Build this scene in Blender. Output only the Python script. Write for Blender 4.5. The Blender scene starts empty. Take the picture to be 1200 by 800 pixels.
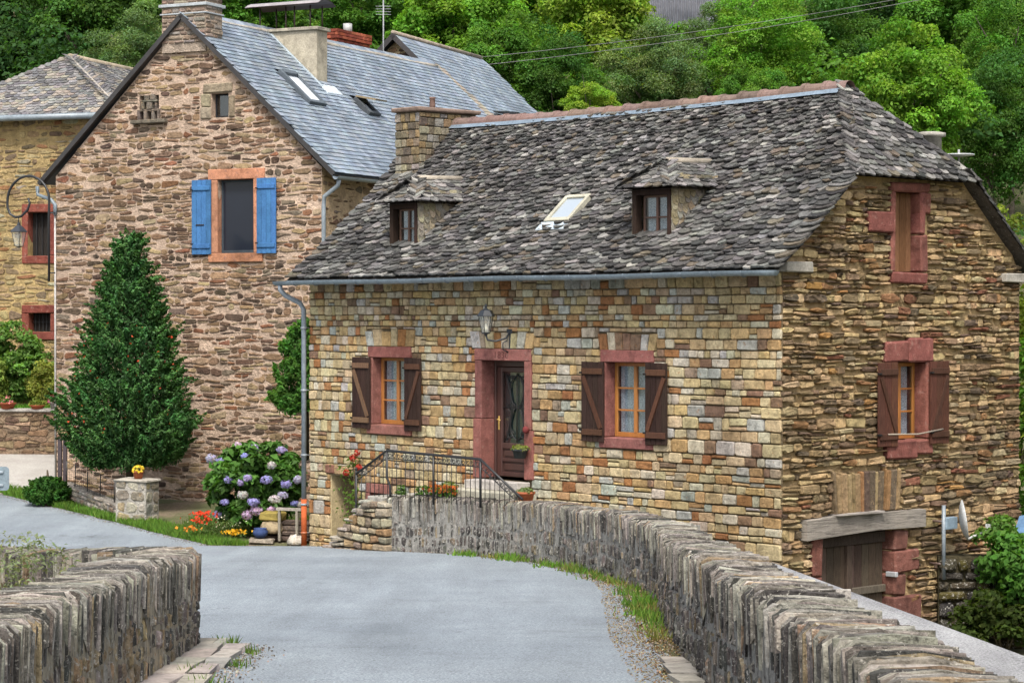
import bpy, math, random
import numpy as np
from mathutils import Vector, Matrix
from mathutils.geometry import tessellate_polygon

# ------------------------------------------------------------------ camera, sky, sun, exposure
SC = bpy.context.scene
COL = SC.collection
CZ = 4.4
cam_d = bpy.data.cameras.new("camera"); cam = bpy.data.objects.new("camera", cam_d); COL.objects.link(cam)
cam_d.sensor_width = 36.0; cam_d.lens = 36.0 * 2655 / 1200
cam_d.clip_start = 0.2; cam_d.clip_end = 2000
cam.location = (0, 0, CZ)
cam.rotation_euler = (math.radians(90) - math.atan(28 / 2655), 0, 0)
SC.camera = cam

SUN_EL, SUN_AZ = 56.0, 182.0          # azimuth: compass direction the light comes from, +Y = 0, clockwise
world = bpy.data.worlds.new("World"); SC.world = world; world.use_nodes = True
wn, wl = world.node_tree.nodes, world.node_tree.links
bg = wn["Background"]
sky = wn.new("ShaderNodeTexSky"); sky.sky_type = 'NISHITA'; sky.sun_disc = False
sky.sun_elevation = math.radians(SUN_EL); sky.sun_rotation = math.radians(SUN_AZ)
sky.air_density = 1.0; sky.dust_density = 4.0; sky.ozone_density = 1.0
hs = wn.new("ShaderNodeHueSaturation"); hs.inputs["Saturation"].default_value = 0.5
wl.new(sky.outputs[0], hs.inputs["Color"]); wl.new(hs.outputs[0], bg.inputs["Color"])
bg.inputs["Strength"].default_value = 0.10
sun_d = bpy.data.lights.new("sun", 'SUN'); sun = bpy.data.objects.new("sun", sun_d); COL.objects.link(sun)
sun_d.energy = 1.5; sun_d.angle = math.radians(12); sun_d.color = (1.0, 0.95, 0.87)
_a, _e = math.radians(SUN_AZ), math.radians(SUN_EL)
_d = Vector((math.sin(_a) * math.cos(_e), math.cos(_a) * math.cos(_e), math.sin(_e)))
sun.rotation_euler = _d.to_track_quat('Z', 'Y').to_euler()
SC.view_settings.view_transform = 'Standard'; SC.view_settings.look = 'None'
SC.view_settings.gamma = 1.0; SC.view_settings.use_curve_mapping = False
SC.view_settings.exposure = 1.42
SC.cycles.max_bounces = 6; SC.cycles.diffuse_bounces = 3; SC.cycles.glossy_bounces = 2
SC.cycles.transmission_bounces = 3; SC.cycles.transparent_max_bounces = 6

# ------------------------------------------------------------------ helpers
R = np.random.default_rng(7)
def U(a, b): return float(R.uniform(a, b))
def pick(l, p=None): return l[int(R.choice(len(l), p=p))]

def link(o, parent=None):
    COL.objects.link(o)
    if parent is not None: o.parent = parent
    return o
def tag(o, label=None, cat=None, group=None, kind=None):
    if label: o["label"] = label
    if cat: o["category"] = cat
    if group: o["group"] = group
    if kind: o["kind"] = kind
    return o
def thing(name, label, cat, loc=(0, 0, 0), rz=0.0, group=None):
    o = bpy.data.objects.new(name, None); link(o); o.location = loc; o.rotation_euler = (0, 0, rz)
    o.empty_display_size = 0.2
    return tag(o, label, cat, group)
def part_empty(name, parent, label=None):
    o = bpy.data.objects.new(name, None); link(o, parent); o.empty_display_size = 0.1
    return tag(o, label)
def copy_tree(o, parent=None):
    c = o.copy(); COL.objects.link(c); c.parent = parent
    for ch in list(o.children): copy_tree(ch, c)
    return c

def np_mesh(name, V, F, C=None, smooth=False):
    V = np.asarray(V, np.float32); F = np.asarray(F, np.int32)
    me = bpy.data.meshes.new(name); k = F.shape[1]
    me.vertices.add(len(V)); me.vertices.foreach_set("co", V.ravel())
    me.loops.add(F.size); me.loops.foreach_set("vertex_index", F.ravel())
    me.polygons.add(len(F)); me.polygons.foreach_set("loop_start", np.arange(0, F.size, k, dtype=np.int32))
    me.polygons.foreach_set("loop_total", np.full(len(F), k, np.int32))
    if smooth: me.polygons.foreach_set("use_smooth", np.ones(len(F), bool))
    if C is not None:
        at = me.color_attributes.new("Col", 'FLOAT_COLOR', 'POINT')
        c4 = np.ones((len(V), 4), np.float32); c4[:, :3] = C
        at.data.foreach_set("color", c4.ravel())
    me.update(calc_edges=True); me.validate()
    return me

class MB:
    """collects shapes and builds them as one mesh"""
    def __init__(s): s.v = []; s.f = []; s.c = []; s.sm = []
    def add(s, vs, fs, col=(.5, .5, .5), smooth=False):
        o = len(s.v); s.v += [tuple(v) for v in vs]; s.c += [tuple(col)] * len(vs)
        s.f += [tuple(i + o for i in f) for f in fs]; s.sm += [smooth] * len(fs); return s
    def box(s, x0, x1, y0, y1, z0, z1, col=(.5, .5, .5), j=0.0, M=None):
        vs = [(x, y, z) for z in (z0, z1) for y in (y0, y1) for x in (x0, x1)]
        if j: vs = [(a + U(-j, j), b + U(-j, j), c + U(-j, j)) for a, b, c in vs]
        if M is not None: vs = [tuple(M @ Vector(v)) for v in vs]
        return s.add(vs, [(0, 2, 3, 1), (4, 5, 7, 6), (0, 1, 5, 4), (1, 3, 7, 5), (3, 2, 6, 7), (2, 0, 4, 6)], col)
    def cbox(s, x0, x1, y0, y1, z0, z1, b=0.01, col=(.5, .5, .5), j=0.0, M=None):
        """box with chamfered edges along every side"""
        vs = []
        cx, cy, cz = (x0 + x1) / 2, (y0 + y1) / 2, (z0 + z1) / 2
        h = ((x1 - x0) / 2, (y1 - y0) / 2, (z1 - z0) / 2); b = min(b, min(h) * .6)
        idx = {}
        for sx in (-1, 1):
            for sy in (-1, 1):
                for sz in (-1, 1):
                    jj = (U(-j, j), U(-j, j), U(-j, j))
                    for ax in range(3):
                        p = [sx * h[0], sy * h[1], sz * h[2]]
                        for k in range(3):
                            if k != ax: p[k] -= (sx, sy, sz)[k] * b
                        idx[(sx, sy, sz, ax)] = len(vs)
                        vs.append((cx + p[0] + jj[0], cy + p[1] + jj[1], cz + p[2] + jj[2]))
        fs = []
        I = lambda x, y, z, a: idx[(x, y, z, a)]
        for q in (-1, 1):
            fs.append([I(q, -1, -1, 0), I(q, 1, -1, 0), I(q, 1, 1, 0), I(q, -1, 1, 0)][::q])
            fs.append([I(-1, q, -1, 1), I(-1, q, 1, 1), I(1, q, 1, 1), I(1, q, -1, 1)][::q])
            fs.append([I(-1, -1, q, 2), I(1, -1, q, 2), I(1, 1, q, 2), I(-1, 1, q, 2)][::q])
        for a in (-1, 1):
            for c in (-1, 1):
                fs.append([I(a, c, -1, 0), I(a, c, -1, 1), I(a, c, 1, 1), I(a, c, 1, 0)][::a * c])
                fs.append([I(a, -1, c, 0), I(a, 1, c, 0), I(a, 1, c, 2), I(a, -1, c, 2)][::a * c])
                fs.append([I(-1, a, c, 1), I(-1, a, c, 2), I(1, a, c, 2), I(1, a, c, 1)][::a * c])
                for e in (-1, 1):
                    fs.append([I(a, c, e, 0), I(a, c, e, 1), I(a, c, e, 2)][::a * c * e])
        if M is not None: vs = [tuple(M @ Vector(v)) for v in vs]
        return s.add(vs, fs, col)
    def tube(s, pts, r, n=6, col=(.5, .5, .5), cap=True, smooth=True):
        pts = [Vector(p) for p in pts]; m = len(pts)
        rs = r if hasattr(r, '__len__') else [r] * m
        vs, fs = [], []; up = None
        for i, p in enumerate(pts):
            t = (pts[min(i + 1, m - 1)] - pts[max(i - 1, 0)])
            if t.length < 1e-9: t = Vector((0, 0, 1))
            t.normalize()
            if up is None:
                up = Vector((0, 0, 1)) if abs(t.z) < .9 else Vector((1, 0, 0))
            up = (up - t * up.dot(t)); up.normalize(); w = t.cross(up)
            for k in range(n):
                a = 2 * math.pi * k / n
                vs.append(tuple(p + (up * math.cos(a) + w * math.sin(a)) * rs[i]))
        for i in range(m - 1):
            for k in range(n):
                k2 = (k + 1) % n
                fs.append((i * n + k, i * n + k2, (i + 1) * n + k2, (i + 1) * n + k))
        if cap: fs += [tuple(range(n))[::-1], tuple((m - 1) * n + k for k in range(n))]
        return s.add(vs, fs, col, smooth)
    def lathe(s, prof, c=(0, 0, 0), n=16, col=(.5, .5, .5), smooth=True, a0=0.0, M=None):
        vs, fs = [], []; m = len(prof)
        for (r, z) in prof:
            for k in range(n):
                a = a0 + 2 * math.pi * k / n
                p = Vector((r * math.cos(a), r * math.sin(a), z))
                if M is not None: p = M @ p
                vs.append((c[0] + p.x, c[1] + p.y, c[2] + p.z))
        for i in range(m - 1):
            for k in range(n):
                k2 = (k + 1) % n; fs.append((i * n + k, i * n + k2, (i + 1) * n + k2, (i + 1) * n + k))
        if prof[0][0] > 1e-4: fs.append(tuple(range(n))[::-1])
        if prof[-1][0] > 1e-4: fs.append(tuple((m - 1) * n + k for k in range(n)))
        return s.add(vs, fs, col, smooth)
    def mesh(s, name):
        me = bpy.data.meshes.new(name); me.from_pydata(s.v, [], s.f)
        at = me.color_attributes.new("Col", 'FLOAT_COLOR', 'POINT')
        c4 = np.ones((len(s.v), 4), np.float32); c4[:, :3] = np.array(s.c, np.float32)
        at.data.foreach_set("color", c4.ravel())
        if any(s.sm): me.polygons.foreach_set("use_smooth", np.array(s.sm, bool))
        return me
    def build(s, name, mat, parent=None, label=None, kind=None):
        me = s.mesh(name); me.materials.append(M[mat])
        o = link(bpy.data.objects.new(name, me), parent)
        return tag(o, label, kind=kind)

def jit(col, v=.12, h=.05):
    k = 1 + U(-v, v)
    return tuple(max(.005, c * k * (1 + U(-h, h))) for c in col)

# ------------------------------------------------------------------ materials
M = {}
def nodes(name):
    m = bpy.data.materials.new(name); m.use_nodes = True; M[name] = m
    nt = m.node_tree; return m, nt.nodes, nt.links, nt.nodes["Principled BSDF"]
def noise(n, l, scale, detail=4, rough=.6, vec=None, stretch=None):
    t = n.new("ShaderNodeTexNoise"); t.inputs["Scale"].default_value = scale
    t.inputs["Detail"].default_value = detail; t.inputs["Roughness"].default_value = rough
    g = n.new("ShaderNodeNewGeometry"); src = g.outputs["Position"]
    if stretch:
        mp = n.new("ShaderNodeMapping"); mp.inputs["Scale"].default_value = stretch
        l.new(src, mp.inputs["Vector"]); src = mp.outputs[0]
    l.new(src, t.inputs["Vector"]); return t
def ramp(n, l, src, stops):
    r = n.new("ShaderNodeValToRGB"); e = r.color_ramp.elements
    while len(e) < len(stops): e.new(.5)
    for k, (p, c) in enumerate(stops):
        e[k].position = p; e[k].color = c if len(c) == 4 else (*c, 1)
    l.new(src, r.inputs["Fac"]); return r
def mixc(n, l, a, b, fac, mode='MIX'):
    m = n.new("ShaderNodeMix"); m.data_type = 'RGBA'; m.blend_type = mode
    for sock, v in ((m.inputs["A"], a), (m.inputs["B"], b), (m.inputs["Factor"], fac)):
        pass
    A, B, Fc = m.inputs[6], m.inputs[7], m.inputs[0]
    for sock, v in ((A, a), (B, b)):
        if isinstance(v, tuple): sock.default_value = (*v, 1)
        else: l.new(v, sock)
    if isinstance(fac, (int, float)): Fc.default_value = fac
    else: l.new(fac, Fc)
    return m.outputs[2]
def bump(n, l, bsdf, h, strength=.4, dist=.02):
    b = n.new("ShaderNodeBump"); b.inputs["Strength"].default_value = strength; b.inputs["Distance"].default_value = dist
    l.new(h, b.inputs["Height"]); l.new(b.outputs[0], bsdf.inputs["Normal"])
W = (1, 1, 1); K = (0, 0, 0)
def grey(v): return (v, v, v)

def stone_mat(name, rough=.85, patch=None, patch_amt=.5, dark=.45, scale=6., lichen=None, lich_amt=.62, bstr=.6, bdist=.02, spec=.10, fine=60., stretch=None, weather=.8):
    m, n, l, b = nodes(name)
    at = n.new("ShaderNodeAttribute"); at.attribute_name = "Col"
    c = at.outputs["Color"]
    n1 = noise(n, l, scale, 5, .65, stretch=stretch)
    if patch:
        n2 = noise(n, l, scale * 1.7, 4, .7)
        r2 = ramp(n, l, n2.outputs["Fac"], [(patch_amt, K), (min(1, patch_amt + .14), W)])
        c = mixc(n, l, c, patch, r2.outputs[0])
    r1 = ramp(n, l, n1.outputs["Fac"], [(.25, grey(dark)), (.5, grey(.95)), (.8, grey(1.3))])
    c = mixc(n, l, c, r1.outputs[0], 1.0, 'MULTIPLY')
    if lichen:
        n3 = noise(n, l, scale * 2.3, 6, .75)
        r3 = ramp(n, l, n3.outputs["Fac"], [(lich_amt, K), (lich_amt + .07, W)])
        c = mixc(n, l, c, lichen, r3.outputs[0])
    nf = noise(n, l, fine, 5, .7, stretch=stretch)
    rf = ramp(n, l, nf.outputs["Fac"], [(.3, grey(.72)), (.7, grey(1.2))])
    c = mixc(n, l, c, rf.outputs[0], 1.0, 'MULTIPLY')
    if weather:
        nw = noise(n, l, .55, 5, .7, stretch=(1.3, 1.3, .6)); rw = ramp(n, l, nw.outputs["Fac"], [(.3, (.62, .60, .58)), (.5, (.98, .98, .98)), (.7, (1.22, 1.2, 1.16))])
        c = mixc(n, l, c, rw.outputs[0], weather, 'MULTIPLY')
    l.new(c, b.inputs["Base Color"]); b.inputs["Roughness"].default_value = rough
    b.inputs["Specular IOR Level"].default_value = spec
    ad = n.new("ShaderNodeMath"); ad.operation = 'ADD'; l.new(n1.outputs["Fac"], ad.inputs[0]); l.new(nf.outputs["Fac"], ad.inputs[1])
    bump(n, l, b, ad.outputs[0], bstr, bdist)
    return m
stone_mat("dressed_stone", patch=(.34, .17, .07), patch_amt=.60, dark=.42, scale=8, fine=26, bstr=1., bdist=.03, lichen=(.10, .085, .065), lich_amt=.66)
stone_mat("rubble_stone", patch=(.36, .25, .14), patch_amt=.58, dark=.40, scale=8, fine=24, bstr=1., bdist=.03)
stone_mat("bedded_stone", patch=(.36, .27, .20), patch_amt=.60, dark=.38, scale=7, fine=22, bstr=1., bdist=.03)
stone_mat("mortar_tan", dark=.6, scale=4, fine=18, bstr=1., bdist=.07)
stone_mat("parapet_slab", dark=.22, scale=11, fine=55, bstr=1., bdist=.03, lichen=(.50, .47, .41), lich_amt=.57, patch=(.05, .047, .042), patch_amt=.58)
stone_mat("parapet_rubble", dark=.22, scale=9, fine=45, bstr=1., bdist=.05, lichen=(.46, .44, .40), lich_amt=.55, patch=(.06, .055, .05), patch_amt=.58, stretch=(1, 1, .5))
stone_mat("lauze", rough=.8, dark=.32, scale=8, fine=24, bstr=1., bdist=.03, lichen=(.40, .385, .36), lich_amt=.60, spec=.15)
stone_mat("slate", rough=.42, dark=.75, scale=2.2, fine=25, bstr=.25, bdist=.01, spec=.6)
stone_mat("sandstone", dark=.5, scale=6, fine=40, bstr=1., bdist=.02, patch=(.30, .17, .14), patch_amt=.57, lichen=(.12, .07, .06), lich_amt=.64)
stone_mat("render", dark=.5, scale=4, fine=30, bstr=.5, bdist=.02, lichen=(.24, .20, .11), lich_amt=.66)
stone_mat("terracotta", dark=.6, scale=8, fine=60, bstr=.3, bdist=.01)
stone_mat("old_wood", dark=.36, scale=6, fine=30, bstr=.8, bdist=.012, stretch=(14, 14, 1.2), rough=.75)
stone_mat("beam_wood", dark=.25, scale=5, fine=22, bstr=1., bdist=.02, stretch=(.6, .6, 9), rough=.8)
stone_mat("varnished_wood", dark=.75, scale=4, fine=30, bstr=.2, bdist=.005, stretch=(10, 10, 1), rough=.4, spec=.5)
stone_mat("painted_wood", weather=.4, dark=.7, scale=3, fine=30, bstr=.2, bdist=.005, rough=.55)
stone_mat("zinc", dark=.75, scale=3, fine=18, bstr=.1, bdist=.005, rough=.42, spec=.6, weather=0)
stone_mat("matte", dark=.7, scale=6, fine=40, bstr=.2, bdist=.005)
stone_mat("iron", dark=.7, scale=12, fine=60, bstr=.2, bdist=.002, rough=.45, spec=.5)

def flat(name, col, rough=.5, metal=0., spec=.5, trans=0.):
    m, n, l, b = nodes(name); b.inputs["Base Color"].default_value = (*col, 1)
    b.inputs["Roughness"].default_value = rough; b.inputs["Metallic"].default_value = metal
    b.inputs["Specular IOR Level"].default_value = spec; return m
flat("dark_room", (.012, .012, .013), .9)
m, n, l, b = nodes("glass")                      # window pane: see-through with sky reflection
n.remove(b); out = n["Material Output"]
tr = n.new("ShaderNodeBsdfTransparent"); tr.inputs[0].default_value = (.78, .82, .84, 1)
gl = n.new("ShaderNodeBsdfGlossy"); gl.inputs["Roughness"].default_value = .03
lw_ = n.new("ShaderNodeLayerWeight"); lw_.inputs["Blend"].default_value = .25; fr = n.new("ShaderNodeMath"); fr.operation = 'MULTIPLY_ADD'; fr.inputs[1].default_value = .55; fr.inputs[2].default_value = .07; l.new(lw_.outputs["Facing"], fr.inputs[0])
ms = n.new("ShaderNodeMixShader"); l.new(fr.outputs[0], ms.inputs[0]); l.new(tr.outputs[0], ms.inputs[1]); l.new(gl.outputs[0], ms.inputs[2])
l.new(ms.outputs[0], out.inputs["Surface"])
flat("sky_glass", (.30, .345, .39), .3, spec=.6)
flat("pale_glass", (.60, .64, .68), .3, spec=.5)
flat("dark_glass", (.016, .02, .03), .1, spec=.5)
m, n, l, b = nodes("lace")
nz = noise(n, l, 45, 3, .6); r_ = ramp(n, l, nz.outputs["Fac"], [(.35, (.38, .42, .46)), (.6, (.80, .83, .86))])
l.new(r_.outputs[0], b.inputs["Base Color"]); b.inputs["Roughness"].default_value = .9

def leaf_mat(name, trans=.35, rough=.5, spec=.25):
    m, n, l, b = nodes(name); out = n["Material Output"]
    at = n.new("ShaderNodeAttribute"); at.attribute_name = "Col"
    l.new(at.outputs["Color"], b.inputs["Base Color"]); b.inputs["Roughness"].default_value = rough
    b.inputs["Specular IOR Level"].default_value = spec
    t = n.new("ShaderNodeBsdfTranslucent")
    mul = mixc(n, l, at.outputs["Color"], (1.25, 1.35, .55), 1.0, 'MULTIPLY'); l.new(mul, t.inputs["Color"])
    x = n.new("ShaderNodeMixShader"); x.inputs[0].default_value = trans
    l.new(b.outputs[0], x.inputs[1]); l.new(t.outputs[0], x.inputs[2]); l.new(x.outputs[0], out.inputs["Surface"])
leaf_mat("leaf", .45, .6, .08); leaf_mat("glossy_leaf", .25, .5, .18); leaf_mat("petal", .3, .7, .1); leaf_mat("grass", .35, .6, .15)

m, n, l, b = nodes("asphalt")
n1 = noise(n, l, .35, 4, .6); n2 = noise(n, l, 48, 4, .85); n3 = noise(n, l, 1.3, 5, .65, stretch=(1.2, .12, 1))
r1 = ramp(n, l, n1.outputs["Fac"], [(.3, (.195, .226, .255)), (.7, (.275, .312, .342))])
r2 = ramp(n, l, n2.outputs["Fac"], [(.34, grey(.35)), (.5, grey(1.0)), (.66, grey(1.75))])
r3 = ramp(n, l, n3.outputs["Fac"], [(.3, grey(.82)), (.62, grey(1.06))])
c = mixc(n, l, r1.outputs[0], r2.outputs[0], 1., 'MULTIPLY'); c = mixc(n, l, c, r3.outputs[0], 1., 'MULTIPLY')
vo = n.new("ShaderNodeTexVoronoi"); vo.feature = 'DISTANCE_TO_EDGE'; vo.inputs["Scale"].default_value = .42
gg = n.new("ShaderNodeNewGeometry"); wv = noise(n, l, 1.1, 4, .7); va = n.new("ShaderNodeVectorMath"); va.operation = 'MULTIPLY_ADD'; va.inputs[1].default_value = (1.3, 1.3, 1.3)
l.new(wv.outputs["Color"], va.inputs[0]); l.new(gg.outputs["Position"], va.inputs[2]); l.new(va.outputs[0], vo.inputs["Vector"])
rc = ramp(n, l, vo.outputs["Distance"], [(.0, grey(.45)), (.006, grey(.75)), (.012, grey(1.))]); nm = noise(n, l, .5, 3, .6); rm = ramp(n, l, nm.outputs["Fac"], [(.60, K), (.66, W)])
c2 = mixc(n, l, c, rc.outputs[0], 1., 'MULTIPLY'); c = mixc(n, l, c, c2, rm.outputs[0])
np_n = noise(n, l, .8, 6, .75); rp_ = ramp(n, l, np_n.outputs["Fac"], [(.30, (.80, .80, .80)), (.45, (1, 1, 1)), (.58, (1, 1, 1)), (.72, (1.16, 1.15, 1.14))]); c = mixc(n, l, c, rp_.outputs[0], 1., 'MULTIPLY')
l.new(c, b.inputs["Base Color"]); b.inputs["Roughness"].default_value = .7; bump(n, l, b, n2.outputs["Fac"], .8, .03)

m, n, l, b = nodes("soil")
n1 = noise(n, l, .7, 5, .7); n2 = noise(n, l, 14, 5, .75)
r1 = ramp(n, l, n1.outputs["Fac"], [(.35, (.075, .095, .028)), (.5, (.10, .10, .040)), (.62, (.17, .13, .085))])
r2 = ramp(n, l, n2.outputs["Fac"], [(.3, grey(.5)), (.7, grey(1.45))])
l.new(mixc(n, l, r1.outputs[0], r2.outputs[0], 1., 'MULTIPLY'), b.inputs["Base Color"]); b.inputs["Roughness"].default_value = .95
bump(n, l, b, n2.outputs["Fac"], .8, .05)
m, n, l, b = nodes("gravel")
n1 = noise(n, l, 1.2, 4, .6); n2 = noise(n, l, 35, 4, .75)
r1 = ramp(n, l, n1.outputs["Fac"], [(.3, (.30, .28, .25)), (.7, (.42, .40, .37))])
r2 = ramp(n, l, n2.outputs["Fac"], [(.3, grey(.6)), (.7, grey(1.35))])
l.new(mixc(n, l, r1.outputs[0], r2.outputs[0], 1., 'MULTIPLY'), b.inputs["Base Color"]); b.inputs["Roughness"].default_value = .95
bump(n, l, b, n2.outputs["Fac"], .7, .03)
m, n, l, b = nodes("felt")
n1 = noise(n, l, 2.2, 4, .6, stretch=(1, .25, 1)); n2 = noise(n, l, 42, 4, .8)
r1 = ramp(n, l, n1.outputs["Fac"], [(.3, (.20, .20, .205)), (.7, (.40, .40, .40))])
r2 = ramp(n, l, n2.outputs["Fac"], [(.35, grey(.35)), (.5, grey(1.0)), (.65, grey(1.45))])
l.new(mixc(n, l, r1.outputs[0], r2.outputs[0], 1., 'MULTIPLY'), b.inputs["Base Color"]); b.inputs["Roughness"].default_value = .9
bump(n, l, b, n2.outputs["Fac"], .9, .03)

# ------------------------------------------------------------------ ground, road, hillside
PR_Y = [-40, 0, 11.8, 18.2, 21, 23.7, 29.6, 37.5, 41, 43.7, 50, 54, 58, 62, 72, 400]
PR_Z = [3.2, 2.5, 1.9, 1.56, 1.36, 1.14, .79, .43, .25, .0, .10, .22, .86, 1.0, 2.0, 2.0]
AX, AY = np.array([.675, -.738]), np.array([.738, .675])     # cottage: along its front, into it
AO = np.array([-3.90, 43.7]); LEN, DEP = 11.94, 6.22
RP = [(1.6, 2), (1.50, 7), (1.48, 11.8), (1.46, 18.2), (1.62, 23.7), (1.74, 27), (1.76, 29.5), (1.6, 31.5), (1.25, 33.3), (.72, 35.4), (0, 37.2), (-.7, 38.3), (-1.46, 39.05), (-2.24, 39.6)]
LPP = [(-2.5, 2), (-2.58, 7), (-2.67, 11.8), (-2.76, 16), (-2.84, 20.2), (-2.98, 21.0), (-3.4, 21.6), (-4.2, 22.4), (-5.4, 23.6), (-7.4, 25.6), (-10.5, 28.6)]
rpx = lambda Y: np.interp(Y, [p[1] for p in RP] + [43.7, 48, 60], [p[0] for p in RP] + [-2.9, 3, 9])
def xl_road(Y): return np.interp(Y, [2, 11.8, 20.2, 21.0, 21.6, 22.4, 23.6, 25.6, 28.6, 32, 60], [-2.5, -2.67, -2.84, -2.98, -3.4, -4.2, -5.4, -7.4, -10.5, -15, -19])
def sst(a, b, x): t = np.clip((x - a) / (b - a), 0, 1); return t * t * (3 - 2 * t)
def hill(X, Y):
    z = np.maximum(0, Y - 70) * .36
    return z + np.where(Y > 72, 1.2 * np.sin(X * .11 + 1) * np.sin(Y * .07), 0) * sst(72, 84, Y)
def ground_z(X, Y):
    X = np.asarray(X, float); Y = np.asarray(Y, float)
    base = np.interp(Y, PR_Y, PR_Z)
    low_r = np.interp(Y, [40, 48, 60, 72], [-1.0, -.6, .6, 2.0])
    t = sst(.25, .6, X - rpx(np.minimum(Y, 60)))
    base = base * (1 - t) + low_r * t
    t = sst(.25, .7, xl_road(np.clip(Y, 2, 60)) - X) * (1 - sst(27, 33, Y))
    base = base * (1 - t) + (-1.5) * t
    return base + hill(X, Y)
def axis(segs):
    a = []
    for lo, hi, st in segs: a += list(np.arange(lo, hi, st))
    return np.array(a + [segs[-1][1]])
gx = axis([(-420, -60, 40), (-60, -22, 4), (-22, -14, 1), (-14, 12, .3), (12, 22, 1), (22, 60, 4), (60, 420, 40)])
gy = axis([(-60, 0, 6), (0, 10, 1), (10, 62, .3), (62, 80, 1.5), (80, 150, 5), (150, 600, 45)])
GX, GY = np.meshgrid(gx, gy)
GZ = ground_z(GX, GY) - .03
nx, ny = len(gx), len(gy)
ii = (np.arange(ny - 1)[:, None] * nx + np.arange(nx - 1)[None]).ravel()
me = np_mesh("ground", np.stack([GX.ravel(), GY.ravel(), GZ.ravel()], 1), np.stack([ii, ii + 1, ii + nx + 1, ii + nx], 1), smooth=True)
me.materials.append(M["soil"]); tag(link(bpy.data.objects.new("ground", me)), kind="structure")

def strip_sheet(name, rows, mat, cols=26, lift=.0, kind="structure", wob=0.):
    """a sheet that follows the ground between two edges; rows = [(Y, x_left, x_right)]"""
    V = []
    for (Y, a, c_) in rows:
        for k in range(cols):
            x = a + (c_ - a) * k / (cols - 1)
            V.append((x, Y, 0))
    V = np.array(V); V[:, 2] = ground_z(np.clip(V[:, 0], -60, 60), V[:, 1]) + lift
    i = (np.arange(len(rows) - 1)[:, None] * cols + np.arange(cols - 1)[None]).ravel()
    me = np_mesh(name, V, np.stack([i, i + 1, i + cols + 1, i + cols], 1), smooth=True); me.materials.append(M[mat])
    return tag(link(bpy.data.objects.new(name, me)), kind=kind)
FAR_E = ([39.6, 40.4, 41.6, 42.8, 43.2, 45.7, 49.5, 54.0, 57.0], [-2.55, -2.7, -3.0, -4.1, -5.5, -7.05, -9.3, -12.3, -15.5])
def xr_road(Y):
    a = rpx(Y) - np.interp(Y, [0, 14, 20, 28, 33, 36, 39.6], [.0, .20, .20, .27, .20, .14, .08])
    return np.where(Y < 39.6, a, np.interp(Y, *FAR_E))
rows = []
for Y in np.arange(1, 56.01, .25):
    w = .05 * math.sin(Y * 2.3) + .04 * math.sin(Y * 5.1 + 1)
    rows.append((Y, float(xl_road(max(Y, 2))), float(xr_road(Y)) + w))
strip_sheet("road", rows, "asphalt", 30, .0)
rows = [(Y, -26, float(np.interp(Y, [53, 55, 57, 60], [-10.9, -10.7, -10.6, -10.6]))) for Y in np.arange(53.6, 58.6, .3)]
strip_sheet("gravel_path", rows, "gravel", 14, .02)

# ------------------------------------------------------------------ masonry tools
def wave(amp):
    p = [U(0, 6.28) for _ in range(3)]
    return lambda u: amp * (math.sin(u * 2.1 + p[0]) + .7 * math.sin(u * 5.3 + p[1]) + .4 * math.sin(u * 11.7 + p[2])) / 1.6
def masonry(span, v0, v1, hh, ww, gap=.012, amp=0., holes=(), split=0., big=0., wfn=None, minw=.05, colfn=None, grow=0.):
    """irregular courses; span(v) -> (left, right); holes = (u0,u1,v0,v1). Yields (u0,u1,lower fn,upper fn)"""
    out = []; v = v0; wl_ = wave(amp)
    while v < v1 - .03:
        h = U(*hh) if R.random() > big else U(hh[1] * 1.05, hh[1] * 1.3); nv = v + h
        if nv > v1 - hh[0] * .6: nv = v1
        wu = wave(amp)
        ul, ur = span((v + nv) / 2)
        cuts = sorted({ul, ur, *[x for q in holes for x in q[:2] if ul < x < ur and q[2] < nv and q[3] > v]})
        for a, b_ in zip(cuts[:-1], cuts[1:]):
            segs = [(v, nv)]
            for q in holes:
                if q[0] < (a + b_) / 2 < q[1]:
                    ns = []
                    for s0, s1 in segs:
                        if q[2] <= s0 and q[3] >= s1: continue
                        if q[3] <= s0 or q[2] >= s1: ns.append((s0, s1)); continue
                        if q[2] > s0: ns.append((s0, q[2]))
                        if q[3] < s1: ns.append((q[3], s1))
                    segs = ns
            for s0, s1 in segs:
                if s1 - s0 < .035: continue
                full = (s0 == v and s1 == nv)
                u = a
                while u < b_ - .01:
                    w = U(*ww) * (.62 + .38 * h / (sum(hh) / 2)) * (wfn(u) if wfn else 1)
                    nu = u + w
                    if nu > b_ - ww[0] * .7: nu = b_
                    if nu - u >= minw * .5:
                        lo = (lambda x, s0=s0, f=wl_, k=full: s0 + (f(x) if k else 0))
                        hi = (lambda x, s1=s1, f=wu, k=full: s1 + (f(x) if k else 0))
                        if split and (s1 - s0) > hh[0] * 1.3 and R.random() < split:
                            m_ = U(.35, .65); sl = U(-.12, .12); mid = (u + nu) / 2
                            md = (lambda x, lo=lo, hi=hi, m_=m_, sl=sl, mid=mid: lo(x) + (hi(x) - lo(x)) * (m_ + sl * (x - mid)))
                            out.append((u, nu, lo, md)); out.append((u, nu, md, hi))
                        else: out.append((u, nu, lo, hi))
                    u = nu
        v = nv; wl_ = wu
    return out
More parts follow.
